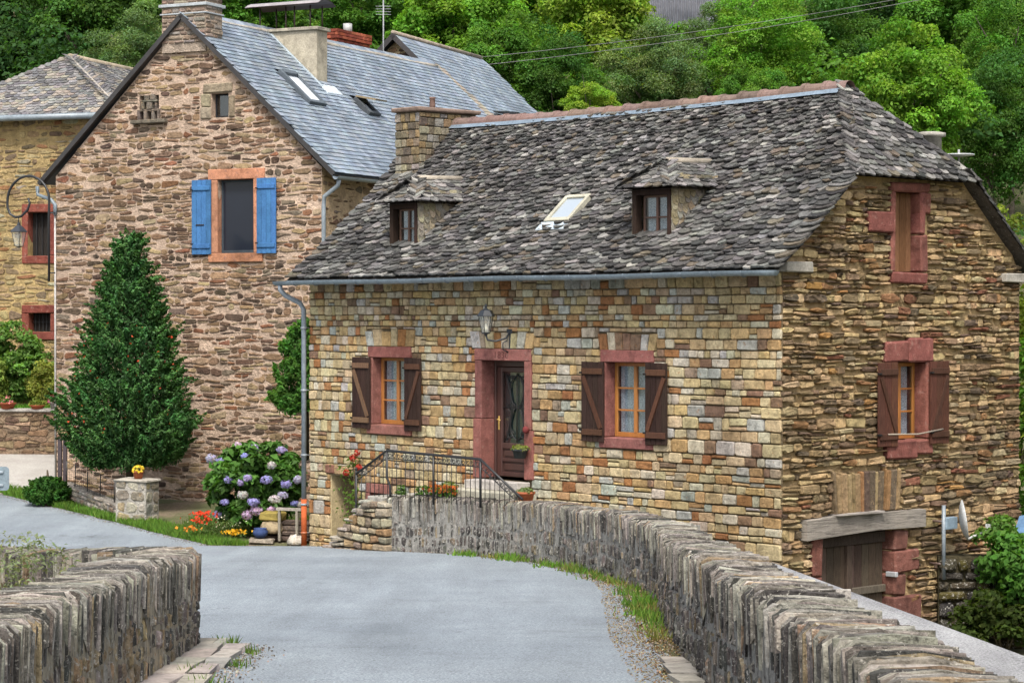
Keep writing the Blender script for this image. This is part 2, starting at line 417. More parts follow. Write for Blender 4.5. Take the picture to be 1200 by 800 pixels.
def stone_piece(fr, cell, gap, prot, bev, rnd=.25, back=-.03, skew=.012, lens=False, facet=.1):
    """one stone: eight-sided outline, rounded rim, slightly uneven face. Returns verts, faces, area"""
    u0, u1, lo, hi = cell
    g = gap * U(.6, 1.4) / 2; u0 += g; u1 -= g; w = u1 - u0
    if w < .02: return None
    hL, hR = hi(u0) - lo(u0) - 2 * g, hi(u1) - lo(u1) - 2 * g
    if min(hL, hR) < .015: return None
    c = lambda: U(.35, 1.0) * rnd
    cx = min(w, hL, hR)
    pts = []
    for (uu, vv, du, dv) in ((u0, lo(u0) + g, 1, 1), (u1, lo(u1) + g, -1, 1), (u1, hi(u1) - g, -1, -1), (u0, hi(u0) - g, 1, -1)):
        a, b_ = c() * cx, c() * cx
        if lens: a, b_ = U(.08, .42) * w, U(.18, .46) * (hL if uu == u0 else hR)
        first = (uu, vv + dv * b_); second = (uu + du * a, vv)
        pts += [first, second] if du * dv > 0 else [second, first]
    pts = [(p[0] + U(-skew, skew) * .6, p[1] + U(-skew, skew) * .4) for p in pts]
    mu, mv = sum(p[0] for p in pts) / 8, sum(p[1] for p in pts) / 8
    pr = prot * U(.35, 1.25); tu, tv = U(-.12, .12), U(-.15, .15)
    b_ = bev * U(.7, 1.3); k1 = max(.55, 1 - b_ * 1.0 / max(.03, w / 2)); k2 = max(.5, 1 - b_ / max(.02, min(hL, hR) / 2))
    vs = [fr(p[0], p[1], back) for p in pts]
    vs += [fr(p[0], p[1], max(.0, pr * .45)) for p in pts]
    vs += [fr(mu + (p[0] - mu) * k1, mv + (p[1] - mv) * k2, pr + tu * (p[0] - mu) * .4 + tv * (p[1] - mv) * .4 + U(-facet, facet) * pr) for p in pts]
    vs.append(fr(mu + U(-.5, .5) * w * .5, mv + U(-.25, .25) * hL, pr * U(.85, 1.2)))
    fs = []
    for r in (0, 8):
        fs += [(r + k, r + (k + 1) % 8, r + 8 + (k + 1) % 8, r + 8 + k) for k in range(8)]
    fs += [(16 + k, 16 + (k + 1) % 8, 24) for k in range(8)]
    return vs, fs, w * (hL + hR) / 2
def lay(pieces, name, mat, parent, limit=300, rest="stonework", smooth=False):
    """pieces = [(verts, faces, area, colour)]: the largest as objects of their own, the rest as one part"""
    pieces = [p for p in pieces if p]
    order = sorted(range(len(pieces)), key=lambda i: -pieces[i][2])
    for i in order[:limit]:
        v, f, a, c = pieces[i]; MB().add(v, f, c, smooth).build(name, mat, parent)
    if len(order) > limit:
        mb = MB()
        for i in order[limit:]: v, f, a, c = pieces[i]; mb.add(v, f, c, smooth)
        mb.build(rest, mat, parent, kind="stuff")
def wall_sheet(mb, fr, outer, holes, w, col, depth=.0):
    """flat wall core with openings (and the reveals of the openings)"""
    loops = [[Vector((p[0], p[1], 0)) for p in outer]] + [[Vector((a, c, 0)), Vector((a, d, 0)), Vector((b_, d, 0)), Vector((b_, c, 0))] for a, b_, c, d in holes]
    flatp = [p for lp in loops for p in lp]
    tri = tessellate_polygon(loops)
    fs = []
    for t in tri:
        p, q, r = (flatp[i] for i in t)
        if (q - p).cross(r - p).z < 0: t = (t[0], t[2], t[1])
        fs.append(tuple(t))
    mb.add([fr(p.x, p.y, w) for p in flatp], fs, col)
    if depth:
        for a, b_, c, d in holes:
            pts = [(a, c), (b_, c), (b_, d), (a, d)]
            for k in range(4):
                p, q = pts[k], pts[(k + 1) % 4]
                mb.add([fr(*p, w), fr(*q, w), fr(*q, w - depth), fr(*p, w - depth)], [(0, 1, 2, 3)], col)
def fbox(mb, fr, u0, u1, v0, v1, w0, w1, col, b=.012, j=.0):
    """chamfered block given in wall coordinates"""
    um, vm = (u0 + u1) / 2, (v0 + v1) / 2; c0 = Vector(fr(um, vm, 0)); q = .02
    X = (Vector(fr(um + q, vm, 0)) - c0) / q; Y = (Vector(fr(um, vm + q, 0)) - c0) / q; Z = (Vector(fr(um, vm, q)) - c0) / q; o = c0 - X * um - Y * vm
    T = Matrix(((X.x, Y.x, Z.x, o.x), (X.y, Y.y, Z.y, o.y), (X.z, Y.z, Z.z, o.z), (0, 0, 0, 1)))
    mb.cbox(u0, u1, v0, v1, w0, w1, b, col, j, T)

# ------------------------------------------------------------------ bridge parapets
def catmull(P, step):
    P = [np.array(p, float) for p in P]; out = []
    for i in range(len(P) - 1):
        p0, p1, p2, p3 = P[max(i - 1, 0)], P[i], P[i + 1], P[min(i + 2, len(P) - 1)]
        for t in np.linspace(0, 1, 20, endpoint=False):
            out.append(.5 * ((2 * p1) + (p2 - p0) * t + (2 * p0 - 5 * p1 + 4 * p2 - p3) * t * t + (3 * p1 - p0 - 3 * p2 + p3) * t ** 3))
    out.append(P[-1]); out = np.array(out)
    d = np.concatenate([[0], np.cumsum(np.linalg.norm(np.diff(out, axis=0), axis=1))])
    s = np.arange(0, d[-1], step)
    return np.stack([np.interp(s, d, out[:, 0]), np.interp(s, d, out[:, 1])], 1), s, d[-1]
def parapet(label, path, side, thick, top_h, rub_faces, y_from):
    """side = +1: wall thickness lies to the right of the walking direction"""
    P, S, LT = catmull(path, .05)
    def at(s, off):
        s = min(max(s, 0), LT - .06)
        x, y = np.interp(s, S, P[:, 0]), np.interp(s, S, P[:, 1])
        x2, y2 = np.interp(s + .05, S, P[:, 0]), np.interp(s + .05, S, P[:, 1]); x1, y1 = np.interp(s - .05, S, P[:, 0]), np.interp(s - .05, S, P[:, 1])
        t = np.array([x2 - x1, y2 - y1]); t /= np.linalg.norm(t) + 1e-9; nn = np.array([t[1], -t[0]]) * side
        return x + nn[0] * off, y + nn[1] * off
    def base(s):
        x, y = at(s, -.1); return float(np.interp(y, PR_Y, PR_Z))
    def top(s): return base(s) + top_h(s)
    o = thing("bridge_parapet", label, "parapet wall")
    # mortar core with its outer retaining face down to the river bank
    mb = MB(); n_ = int(LT / .25); vs = []; fs = []
    for i in range(n_ + 1):
        s = LT * i / n_; zt = top(s) - .07; zb = base(s) - .25
        for off, z in ((.006, zb), (.006, zt), (thick - .03, zt), (thick - .03, -1.8)):
            x, y = at(s, off); vs.append((x, y, z))
    for i in range(n_):
        for k in range(3):
            a = i * 4 + k; q = (a, a + 4, a + 5, a + 1); fs.append(q if side > 0 else q[::-1])
    for e in (0, n_): fs.append(tuple(e * 4 + k for k in range(4)))
    mb.add(vs, fs, (.31, .30, .275) if side > 0 else (.37, .32, .235)); mb.build("core", "parapet_rubble", o)
    # upright slabs set on edge across the wall
    pcs = []; s = .0; drift = 0
    while s < LT - .03:
        th = U(.013, .036) if R.random() < .88 else U(.036, .07)
        x, y = at(s, 0)
        if y > y_from:
            zt = top(s) + U(-.025, .016) + .02 * math.sin(s * 1.7); lo0, lo1 = U(.16, .46), U(.25, .5)
            drift = .8 * drift + U(-.006, .006); lean = U(-.006, .006) + drift
            o0, o1 = U(-.032, .014), thick + U(-.04, .03)
            if R.random() < .02: o1 += .10
            offs = [o0, o0 + U(.03, .08), thick * U(.4, .6), o1]
            g = .002
            v = []
            for q, of in enumerate(offs):
                zz = zt + U(-.014, .012) - (U(.02, .06) if q == 0 else U(0, .04) if q == 3 else 0)
                zb = zt - (lo0 if q == 0 else lo1 if q == 3 else .22)
                dl = U(-.007, .007)
                for sg, z, of2, sh in ((s + g, zb, of + (.03 if q == 0 else 0) * U(0, 1), 0), (s + g, zz, of, lean), (s + th - g, zz + U(-.012, .012), of, lean), (s + th - g, zb, of + (.03 if q == 0 else 0) * U(0, 1), 0)):
                    xx, yy = at(sg + sh + dl, of2); v.append((xx, yy, z))
            f = []
            for q in range(3):
                for k in range(4):
                    a, b_ = q * 4 + k, q * 4 + (k + 1) % 4; f.append((a, b_, b_ + 4, a + 4))
            f += [(3, 2, 1, 0), (12, 13, 14, 15)]
            if side < 0: f = [t[::-1] for t in f]
            c = jit(pick([(.31, .285, .245), (.21, .19, .165), (.40, .37, .315), (.10, .095, .086), (.35, .26, .17)], [.30, .22, .20, .21, .07]), .28, .05)
            pcs.append((v, f, th / max(4, math.hypot(x, y)), c))
        s += th
    lay(pcs, "slab", "parapet_slab", o, 300, "thin_slabs")
    pcs = []
    for (off, s0, s1, vlo, dn) in rub_faces:
        sgn = -1 if off < .1 else 1
        def fr(u, v, w):
            uu = u if (sgn * side) < 0 else s0 + s1 - u
            x, y = at(uu, off + sgn * w); return (x, y, base(uu) + v)
        cells = masonry(lambda v: (s0, s1), vlo, dn, (.07, .20), (.035, .13), amp=.05)
        for cl in cells:
            p = stone_piece(fr, cl, .030, .030, .012, .40, -.05, .012, R.random() < .4, .4)
            if p:
                c = jit(pick([(.13, .12, .11), (.20, .175, .15), (.085, .08, .075), (.28, .225, .15), (.32, .29, .25)], [.33, .26, .19, .12, .10]), .25, .06)
                if side < 0 and 9 < cl[0] < 21 and R.random() < .45: c = jit(pick([(.36, .27, .16), (.30, .23, .15), (.40, .32, .21)]), .2)
                x, y = at(cl[0], 0); pcs.append((p[0], p[1], p[2] / (x * x + y * y), c))
    lay(pcs, "rubble_stone", "parapet_rubble", o, 300, "rubble_work")
    return o, at, base, top, LT
o_rp, rp_at, rp_base, rp_top, rp_len = parapet("curved schist parapet wall with upright coping slabs on the right side of the road", RP, +1, .50,
    lambda s: .93, [(.02, 9.0, 40.9, -.15, .52)], 6)
o_lp, lp_at, lp_base, lp_top, lp_len = parapet("grey stone parapet wall with upright coping slabs turning a corner at lower left", LPP, -1, .55,
    lambda s: .88, [(.02, 6.0, 19.6, -.15, .5), (.53, 19.4, 29.5, -1.1, .42)], 6)

# flat kerb stones at the foot of the parapets
def kerb(name, label, xs, ys, zoff):
    o = thing(name, label, "kerb stones")
    k = 0
    for (x0, x1, y0, y1) in xs:
        mb = MB(); z = float(ground_z((x0 + x1) / 2, (y0 + y1) / 2)) + zoff
        sl = -.06
        vs = []
        for z_ in (-.1, .0):
            for yy in (y0, y1):
                for xx in (x0, x1):
                    vs.append((xx + U(-.03, .03), yy + U(-.03, .03), z + z_ + sl * (yy - (y0 + y1) / 2) + U(-.004, .004)))
        mb.add(vs, [(4, 5, 7, 6), (0, 1, 5, 4), (1, 3, 7, 5), (3, 2, 6, 7), (2, 0, 4, 6)], jit((.30, .28, .25), .15)); mb.build("kerb_stone", "render", o)
    return o
L_ = []
y = 13.4
while y < 21.6:
    h = U(.5, .95); xi = float(xl_road(y + h / 2)); wd = np.interp(y, [13, 18.5, 20.5, 21.6], [.36, .48, .42, .16])
    L_.append((xi - .1, xi + wd * .55, y + .01, y + h - .01)); L_.append((xi + wd * .55 + .015, xi + wd + U(-.04, .05), y + U(-.05, .05), y + h - .02)); y += h
kerb("kerb_strip", "flat grey kerb stones curving round the foot of the left parapet", L_, None, .045)
L_ = []; y = 12.0
while y < 18.6:
    h = U(.5, .9); xi = float(rpx(y + h / 2)); L_.append((xi - .20 + U(-.04, .04), xi - .02, y + .02, y + h - .02)); y += h
kerb("kerb_strip", "flat grey stones along the foot of the right parapet at the lower edge", L_, None, .045)

# ------------------------------------------------------------------ joinery shared by the houses
def window(parent, fr, u0, u1, v0, v1, w, nx_, ny_, mat, col, curtain=True, bar=.055, label=None, pane="glass"):
    mb = MB()
    for (a, b_, c, d) in ((u0, u0 + bar, v0, v1), (u1 - bar, u1, v0, v1), (u0 + bar, u1 - bar, v0, v0 + bar * 1.3), (u0 + bar, u1 - bar, v1 - bar, v1)):
        fbox(mb, fr, a, b_, c, d, w - .05, w, jit(col, .08), .006)
    iu0, iu1, iv0, iv1 = u0 + bar, u1 - bar, v0 + bar * 1.3, v1 - bar
    for k in range(1, nx_):
        c = iu0 + (iu1 - iu0) * k / nx_; hw = bar * (.55 if nx_ == 2 else .3)
        fbox(mb, fr, c - hw, c + hw, iv0, iv1, w - .045, w + .006, jit(col, .08), .005)
    for k in range(1, ny_):
        c = iv0 + (iv1 - iv0) * k / ny_
        fbox(mb, fr, iu0, iu1, c - .014, c + .014, w - .04, w - .004, jit(col, .08), .003)
    o = mb.build("window", mat, parent, label)
    for i in range(nx_):
        for j in range(ny_):
            a, b_ = iu0 + (iu1 - iu0) * i / nx_, iu0 + (iu1 - iu0) * (i + 1) / nx_
            c, d = iv0 + (iv1 - iv0) * j / ny_, iv0 + (iv1 - iv0) * (j + 1) / ny_
            mb = MB(); fbox(mb, fr, a, b_, c, d, w - .032, w - .026, (.5, .5, .5), .001); mb.build("pane", pane, o)
    if curtain:
        for i in range(nx_):
            a, b_ = iu0 + (iu1 - iu0) * (i + .04) / nx_, iu0 + (iu1 - iu0) * (i + .93 - .12 * (i % 2)) / nx_
            N = 14; vs = []; fs = []
            for k in range(N + 1):
                uu = a + (b_ - a) * k / N; ww = w - .075 + .014 * math.sin(k * 1.9 + i) + U(-.003, .003)
                vs += [fr(uu, iv0 + .0, ww), fr(uu, iv1, ww * 1.0)]
            for k in range(N): fs.append((2 * k, 2 * k + 2, 2 * k + 3, 2 * k + 1))
            MB().add(vs, fs, W, True).build("curtain", "lace", o)
    mb = MB(); fbox(mb, fr, u0 - .02, u1 + .02, v0 - .02, v1 + .02, w - .6, w - .14, K, .002); mb.build("dark_interior", "dark_room", o)
    return o
def shutter(parent, fr, u0, u1, v0, v1, w, th, col, boards=4, brace=1, mat="old_wood", bcol=None, label=None, mid=False):
    bcol = bcol or col; H = v1 - v0; o = part_empty("shutter", parent, label)
    for v in ((v0 + H * .08), (v1 - H * .08 - .10)) if not mid else (v0 + H * .10, v1 - H * .1 - .1):
        mb = MB(); fbox(mb, fr, u0 + .02, u1 - .02, v, v + .10, w + th, w + th + .028, jit(bcol, .1), .006); mb.build("batten", mat, o)
    if brace:
        mb = MB()
        a = Vector((u0 + .05, v1 - H * .18)) if brace > 0 else Vector((u1 - .05, v1 - H * .18)); c = Vector((u1 - .06, v0 + H * .17)) if brace > 0 else Vector((u0 + .06, v0 + H * .17))
        d = (c - a).normalized(); nn = Vector((-d.y, d.x)) * .04
        ps = [a + nn, a - nn, c - nn, c + nn]
        vs = [fr(p.x, p.y, w + th) for p in ps] + [fr(p.x, p.y, w + th + .024) for p in ps]
        mb.add(vs, [(4, 5, 6, 7), (0, 1, 5, 4), (1, 2, 6, 5), (2, 3, 7, 6), (3, 0, 4, 7)], jit(bcol, .1)); mb.build("brace", mat, o)
    for v in (v0 + H * .11 + .03, v1 - H * .11 - .05):      # strap hinge pins
        mb = MB(); fbox(mb, fr, u0 - .02, u0 + .05, v, v + .03, w + th * .5, w + th + .035, (.02, .02, .02), .004); mb.build("hinge", mat, o)
    bw = (u1 - u0) / boards
    for k in range(boards):
        m2 = MB(); fbox(m2, fr, u0 + k * bw + .003, u0 + (k + 1) * bw - .003, v0 + U(-.006, .006), v1 + U(-.006, .006), w, w + th, jit(col, .16, .04), .004); m2.build("board", mat, o)
    return o
def slate_piece(fr, uc, s0, wd, ln, th, lift, rnd=1.0, skew=0.):
    pts = [(-.5, 1), (-.5, .42), (-.40, .14), (-.16, .01), (.14, .0), (.39, .13), (.5, .40), (.5, 1)]
    if rnd < .5: pts = [(-.5, 1), (-.5, .0), (.5, .0), (.5, 1)]
    pts = [(p[0] * wd * U(.94, 1.06) + skew * p[1] * ln, p[1] * ln + (U(-.02, .02) if rnd > .5 else U(-.004, .004))) for p in pts]
    tw = U(-.25, .25) * th; n_ = len(pts)
    top_ = [fr(uc + a, s0 + b_, lift * (1 - b_ / ln) + th + tw * a / wd + (U(-.006, .006) if rnd > .5 else 0)) for a, b_ in pts]
    bot = [fr(uc + a, s0 + b_, lift * (1 - b_ / ln) + tw * a / wd) for a, b_ in pts]
    fs = [tuple(range(n_))] + [(k + n_, (k + 1) % n_ + n_, (k + 1) % n_, k) for k in range(n_ - 1)]
    return top_ + bot, fs, wd * ln
LAUZE = [(.125, .121, .116), (.082, .080, .078), (.18, .176, .168), (.046, .045, .044), (.29, .28, .26), (.14, .118, .09)]
LAUZE_P = [.29, .25, .16, .16, .07, .07]
def lauze_col(p=LAUZE_P): return jit(pick(LAUZE, p), .2, .04)
SLATE = [(.215, .262, .315), (.185, .23, .285), (.25, .295, .345), (.165, .20, .245), (.235, .27, .30)]

# ------------------------------------------------------------------ the cottage
ANG_A = math.atan2(-.738, .675)
cot = thing("stone_cottage", "stone cottage with mossy slab roof, red door surround and brown shutters in the centre", "house", (AO[0], AO[1], 0), ANG_A)
frF = lambda u, v, w: (u, -w, v)
frG = lambda u, v, w: (LEN + w, u, v)
frL = lambda u, v, w: (-w, DEP - u, v)
PYs, PZs = np.array([-.42, .3, 1.57, 3.11]), np.array([5.10, 5.60, 6.68, 8.24])
seg = np.hypot(np.diff(PYs), np.diff(PZs)); PS = np.concatenate([[0], np.cumsum(seg)]); SL = PS[-1]
def roof_pt(s):
    y, z = np.interp(s, PS, PYs), np.interp(s, PS, PZs)
    if s > SL: y += (s - SL) * .7; z += (s - SL) * .7
    ang = np.interp(s, [0, PS[1], PS[2], SL], [math.atan2(.5, .72), math.atan2(.8, 1.0), math.atan2(.95, 1.), math.atan2(1.56, 1.54)])
    return y, z, ang
def frR(u, s, w):                      # front roof slope
    y, z, a = roof_pt(max(s, -.1)); return (u, y - math.sin(a) * w, z + math.cos(a) * w)
def frRb(u, s, w):                     # rear roof slope
    y, z, a = roof_pt(max(s, -.1)); return (u, DEP - y + math.sin(a) * w, z + math.cos(a) * w)
y_of_z = lambda z: float(np.interp(z, PZs, PYs))
z_of_y = lambda y: float(np.interp(y, PYs, PZs))
s_of_z = lambda z: float(np.interp(z, PZs, PS))

RED = (.25, .105, .09); RED2 = (.24, .085, .07)
front_holes = [(1.83, 3.07, 2.25, 3.86), (1.76, 3.15, 3.86, 4.18), (4.84, 6.30, 1.2, 3.85), (4.74, 6.34, 3.85, 4.15),
               (8.0, 9.22, 2.23, 3.85), (7.95, 9.27, 3.85, 4.15), (.64, 1.40, -1, 1.42), (1.74, 2.48, .67, 1.31), (.55, 1.5, 1.42, 1.58)]
open_f = [(1.97, 2.95, 2.42, 3.66), (5.02, 6.13, 1.57, 3.65), (8.15, 9.07, 2.40, 3.65), (.64, 1.40, .02, 1.42), (1.86, 2.36, .79, 1.13)]
mb = MB(); wall_sheet(mb, frF, [(0, -1.3), (LEN, -1.3), (LEN, 5.3), (0, 5.3)], [(a - .05, b_ + .05, c - .04, d + .04) for a, b_, c, d in open_f[:3]] + open_f[3:], -.018, (.20, .155, .095), .5)
fw = mb.build("front_wall", "mortar_tan", cot)
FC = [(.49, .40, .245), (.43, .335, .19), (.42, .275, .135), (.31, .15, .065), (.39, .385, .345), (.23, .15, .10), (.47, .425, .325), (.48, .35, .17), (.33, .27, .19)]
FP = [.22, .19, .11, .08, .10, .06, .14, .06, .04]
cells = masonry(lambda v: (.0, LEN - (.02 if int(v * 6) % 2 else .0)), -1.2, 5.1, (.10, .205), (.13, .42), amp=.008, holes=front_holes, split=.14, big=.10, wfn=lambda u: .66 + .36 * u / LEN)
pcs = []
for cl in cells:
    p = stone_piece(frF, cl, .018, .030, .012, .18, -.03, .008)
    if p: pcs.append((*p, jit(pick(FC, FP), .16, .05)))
def arch_stones(u0, u1, v0, v1, nn, fr, pcs, prot=.035, fan=.10, cols=FC, lean=0):
    us = np.linspace(u0, u1, nn + 1); us[1:-1] += R.uniform(-.04, .04, nn - 1); cu = (u0 + u1) / 2
    for a, b_ in zip(us[:-1], us[1:]):
        fa = lambda u: (u - cu) * fan + lean
        hl = U(-.03, .03)
        base_ = [(a + .007, v0 + .005), (b_ - .007, v0 + .005), (b_ - .007 + fa(b_), v1 + hl), (a + .007 + fa(a), v1 + hl)]
        pr = prot * U(.7, 1.2); mu = sum(p[0] for p in base_) / 4; mv = (v0 + v1) / 2
        vs = [fr(p[0], p[1], -.03) for p in base_] + [fr(p[0], p[1], pr * .6) for p in base_] + [fr(mu + (p[0] - mu) * .84, mv + (p[1] - mv) * .93, pr) for p in base_]
        fs = [(k, (k + 1) % 4, 4 + (k + 1) % 4, 4 + k) for k in range(4)] + [(4 + k, 4 + (k + 1) % 4, 8 + (k + 1) % 4, 8 + k) for k in range(4)] + [(8, 9, 10, 11)]
        pcs.append((vs, fs, 9, jit(pick(cols), .15)))
arch_stones(1.78, 3.13, 3.865, 4.16, 6, frF, pcs); arch_stones(4.76, 6.32, 3.855, 4.14, 8, frF, pcs); arch_stones(7.97, 9.25, 3.855, 4.14, 7, frF, pcs)
lay(pcs, "stone_block", "dressed_stone", fw, 300, "small_stone_blocks")

# sandstone surrounds and windows of the front
def surround(parent, fr, blocks, col=RED, mat="sandstone", label=None, b=.012, j=.004, name="stone_surround"):
    e = part_empty(name, parent, label)
    for (a, b_, c, d, w0, w1) in blocks:
        mb = MB(); fbox(mb, fr, a, b_, c, d, w0, w1, jit(col, .12, .04), b, j); mb.build("sandstone_block", mat, e)
    return e
def front_window(u0, u1, lab):
    o0, o1 = u0 + .13, u1 - .12
    surround(cot, frF, [(u0, u1, 3.66, 3.86, -.3, .045), (u0, o0, 2.42, 3.655, -.3, .04), (o1, u1, 2.42, 3.655, -.3, .04), (u0 - .02, u1 + .02, 2.24, 2.415, -.3, .06)])
    window(cot, frF, o0 + .005, o1 - .005, 2.42, 3.655, -.17, 2, 3, "varnished_wood", (.36, .145, .035), True, .06)
front_window(1.83, 3.07, ''); front_window(8.0, 9.22, '')
BRN = (.042, .025, .02); BRN2 = (.095, .046, .028)
for (a, b_, br, bc) in ((1.42, 1.95, 1, (.17, .10, .06)), (2.95, 3.42, -1, (.10, .05, .032)), (7.60, 8.13, 1, BRN2), (9.09, 9.58, -1, BRN2)):
    shutter(cot, frF, a, b_, 2.33, 3.66, .065, .03, BRN, 4, br, "old_wood", bc)
# entrance
ds = surround(cot, frF, [(4.84, 6.30, 3.65, 3.85, -.35, .05), (4.84, 5.02, 2.62, 3.645, -.35, .045), (4.80, 5.02, 1.57, 2.615, -.35, .05), (6.13, 6.30, 2.45, 3.645, -.35, .045), (6.13, 6.36, 1.60, 2.445, -.35, .05)])
tx = bpy.data.curves.new("date_inscription", 'FONT'); tx.body = "1830"; tx.size = .17; tx.extrude = .002; tx.space_character = 1.15
to = link(bpy.data.objects.new("date_inscription", tx), ds); to.location = (5.36, -.0525, 3.69); to.rotation_euler = (math.radians(90), 0, 0); to.data.materials.append(M["sandstone"])
tm = to.to_mesh(); tm2 = bpy.data.meshes.new("date_inscription"); vv = [tuple(v.co) for v in tm.vertices]; ff = [tuple(p.vertices) for p in tm.polygons]
tm2.from_pydata(vv, [], ff); at_ = tm2.color_attributes.new("Col", 'FLOAT_COLOR', 'POINT'); at_.data.foreach_set("color", np.tile(np.array([.13, .05, .045, 1], np.float32), len(vv)))
tm2.materials.append(M["sandstone"]); to.to_mesh_clear(); t2 = link(bpy.data.objects.new("date_inscription", tm2), ds); t2.location = to.location; t2.rotation_euler = to.rotation_euler
bpy.data.objects.remove(to); bpy.data.curves.remove(tx)
DK = (.060, .030, .024)
mb = MB(); w = -.27
for (a, b_, c, d) in ((5.03, 5.08, 1.58, 3.64), (6.07, 6.12, 1.58, 3.64), (5.08, 6.07, 3.54, 3.64)): fbox(mb, frF, a, b_, c, d, w - .06, w + .02, jit(DK, .1), .008)
for (a, b_, c, d) in ((5.09, 5.22, 1.60, 3.53), (5.97, 6.06, 1.60, 3.53), (5.22, 5.97, 1.60, 1.68), (5.22, 5.97, 2.09, 2.19), (5.22, 5.97, 3.44, 3.53), (5.22, 5.97, 1.86, 1.92)): fbox(mb, frF, a, b_, c, d, w - .05, w, jit(DK, .1), .01)
door = mb.build("front_door", "varnished_wood", cot)
for (c, d) in ((1.68, 1.86), (1.92, 2.09)):
    mb = MB(); fbox(mb, frF, 5.22, 5.97, c, d, w - .05, w - .03, DK, .004); fbox(mb, frF, 5.27, 5.92, c + .035, d - .035, w - .04, w - .012, jit(DK, .1), .012); mb.build("door_panel", "varnished_wood", door)
mb = MB(); fbox(mb, frF, 5.22, 5.97, 2.19, 3.44, w - .045, w - .04, K, .001); mb.build("door_pane", "glass", door)
mb = MB(); fbox(mb, frF, 5.20, 5.99, 2.15, 3.47, w - .12, w - .10, (.05, .085, .085), .001); mb.build("frosted_backing", "matte", door)
mb = MB(); cu = 5.595; GI = (.012, .012, .012)
for sx in (-1, 1):
    for (a, b_, c) in (((cu, 2.24), (cu + sx * .30, 2.36), (cu + sx * .07, 2.80)), ((cu + sx * .07, 2.80), (cu + sx * .30, 3.26), (cu, 3.39)), ((cu + sx * .30, 2.24), (cu + sx * .0, 2.81), (cu + sx * .30, 3.39))):
        pts = []
        for k in range(11):
            t = k / 10; q = [(1 - t) ** 2 * a[i] + 2 * t * (1 - t) * b_[i] + t * t * c[i] for i in (0, 1)]; pts.append(frF(q[0], q[1], w - .018))
        mb.tube(pts, .012, 5, GI)
    for (cx_, cz_, rr) in ((cu + sx * .17, 3.30, .09), (cu + sx * .17, 2.34, .09), (cu + sx * .15, 2.81, .11)):
        mb.tube([frF(cx_ + rr * (1 - k / 26) * math.cos(sx * k * .5), cz_ + rr * (1 - k / 26) * math.sin(k * .5), w - .018) for k in range(18)], .010, 5, GI)
mb.tube([frF(cu, 2.20, w - .018), frF(cu, 3.43, w - .018)], .012, 5, GI); mb.tube([frF(5.23, 2.81, w - .018), frF(5.96, 2.81, w - .018)], .010, 5, GI)
mb.build("scrolled_grille", "iron", door)
mb = MB(); fbox(mb, frF, 5.13, 5.165, 2.42, 2.66, w, w + .012, (.45, .30, .08), .004); mb.tube([frF(5.147, 2.60, w), frF(5.147, 2.60, w + .05), frF(5.24, 2.59, w + .055)], .011, 6, (.5, .34, .10)); mb.build("door_handle", "zinc", door)
mb = MB(); fbox(mb, frF, 4.985, 5.018, 2.78, 2.93, -.02, -.005, (.6, .6, .58), .003); mb.build("door_bell", "painted_wood", cot)
mb = MB(); mb.lathe([(.0, -.02), (.045, 0), (.06, .04), (.05, .09), (.0, .11)], (6.24, -.10, 2.42), 10, (.22, .05, .05)); mb.build("door_knocker_stone", "sandstone", cot)
# cellar doorway and little red-framed opening beside the steps
mb = MB()
fbox(mb, frF, .60, .655, .0, 1.42, -.62, -.012, (.42, .34, .20), .008); fbox(mb, frF, .66, 1.42, 1.40, 1.44, -.62, -.03, (.33, .27, .17), .005); mb.build("plastered_reveal", "render", cot)
mb = MB(); fbox(mb, frF, .66, 1.42, -.05, 1.40, -.70, -.60, (.02, .018, .016), .004); mb.build("cellar_door", "old_wood", cot)
mb = MB(); fbox(mb, frF, .50, .78, 1.425, 1.60, -.2, .035, (.24, .12, .085), .02, .008); fbox(mb, frF, .79, 1.52, 1.425, 1.58, -.2, .03, (.40, .27, .15), .02, .008); mb.build("lintel", "dressed_stone", cot)
surround(cot, frF, [(1.74, 2.48, 1.13, 1.31, -.25, .04), (1.74, 1.87, .67, 1.125, -.25, .038), (2.35, 2.48, .67, 1.125, -.25, .038), (1.87, 2.35, .67, .79, -.25, .03)])
mb = MB(); fbox(mb, frF, 1.86, 2.36, .78, 1.14, -.35, -.2, (.015, .013, .012), .003)
for k in range(4): fbox(mb, frF, 1.93 + k * .11, 1.945 + k * .11, .79, 1.13, -.12, -.105, (.03, .025, .02), .003)
mb.build("cellar_window", "old_wood", cot)

# gable wall
def gable_span(v):
    if v < 5.12: return (0.0, DEP)
    y = max(0, y_of_z(v + .10) + .06); return (y, DEP - y)
g_holes = [(2.66, 3.67, 4.95, 6.60), (2.07, 2.66, 5.76, 6.12), (2.50, 3.75, 3.67, 4.07), (2.70, 3.62, 2.4, 3.68), (2.54, 3.73, 2.10, 2.4), (1.2, 2.85, 1.27, 1.98), (.46, 3.46, .95, 1.27),
           (.93, 2.73, -1.3, .96), (.70, .93, -1.3, .96), (2.73, 3.15, -1.3, .96)]
open_g = [(2.75, 3.42, 5.14, 6.45), (2.75, 3.58, 2.4, 3.67), (.93, 2.73, -1.2, .96)]
outer = [(0, -1.5), (DEP, -1.5), (DEP, 5.25)] + [(DEP - y_of_z(z), z) for z in (5.5, 5.9, 6.3, 6.66)] + [(y_of_z(z), z) for z in (6.66, 6.3, 5.9, 5.5)] + [(0, 5.25)]
mb = MB(); wall_sheet(mb, frG, outer, [(a - .03, b_ + .03, c - .03, d + .03) for a, b_, c, d in open_g], -.045, (.44, .315, .17), .4); gw = mb.build("gable_wall", "mortar_tan", cot)
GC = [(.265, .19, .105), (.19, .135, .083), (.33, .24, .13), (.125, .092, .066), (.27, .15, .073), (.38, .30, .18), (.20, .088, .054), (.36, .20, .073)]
GP = [.26, .21, .19, .11, .08, .09, .04, .02]
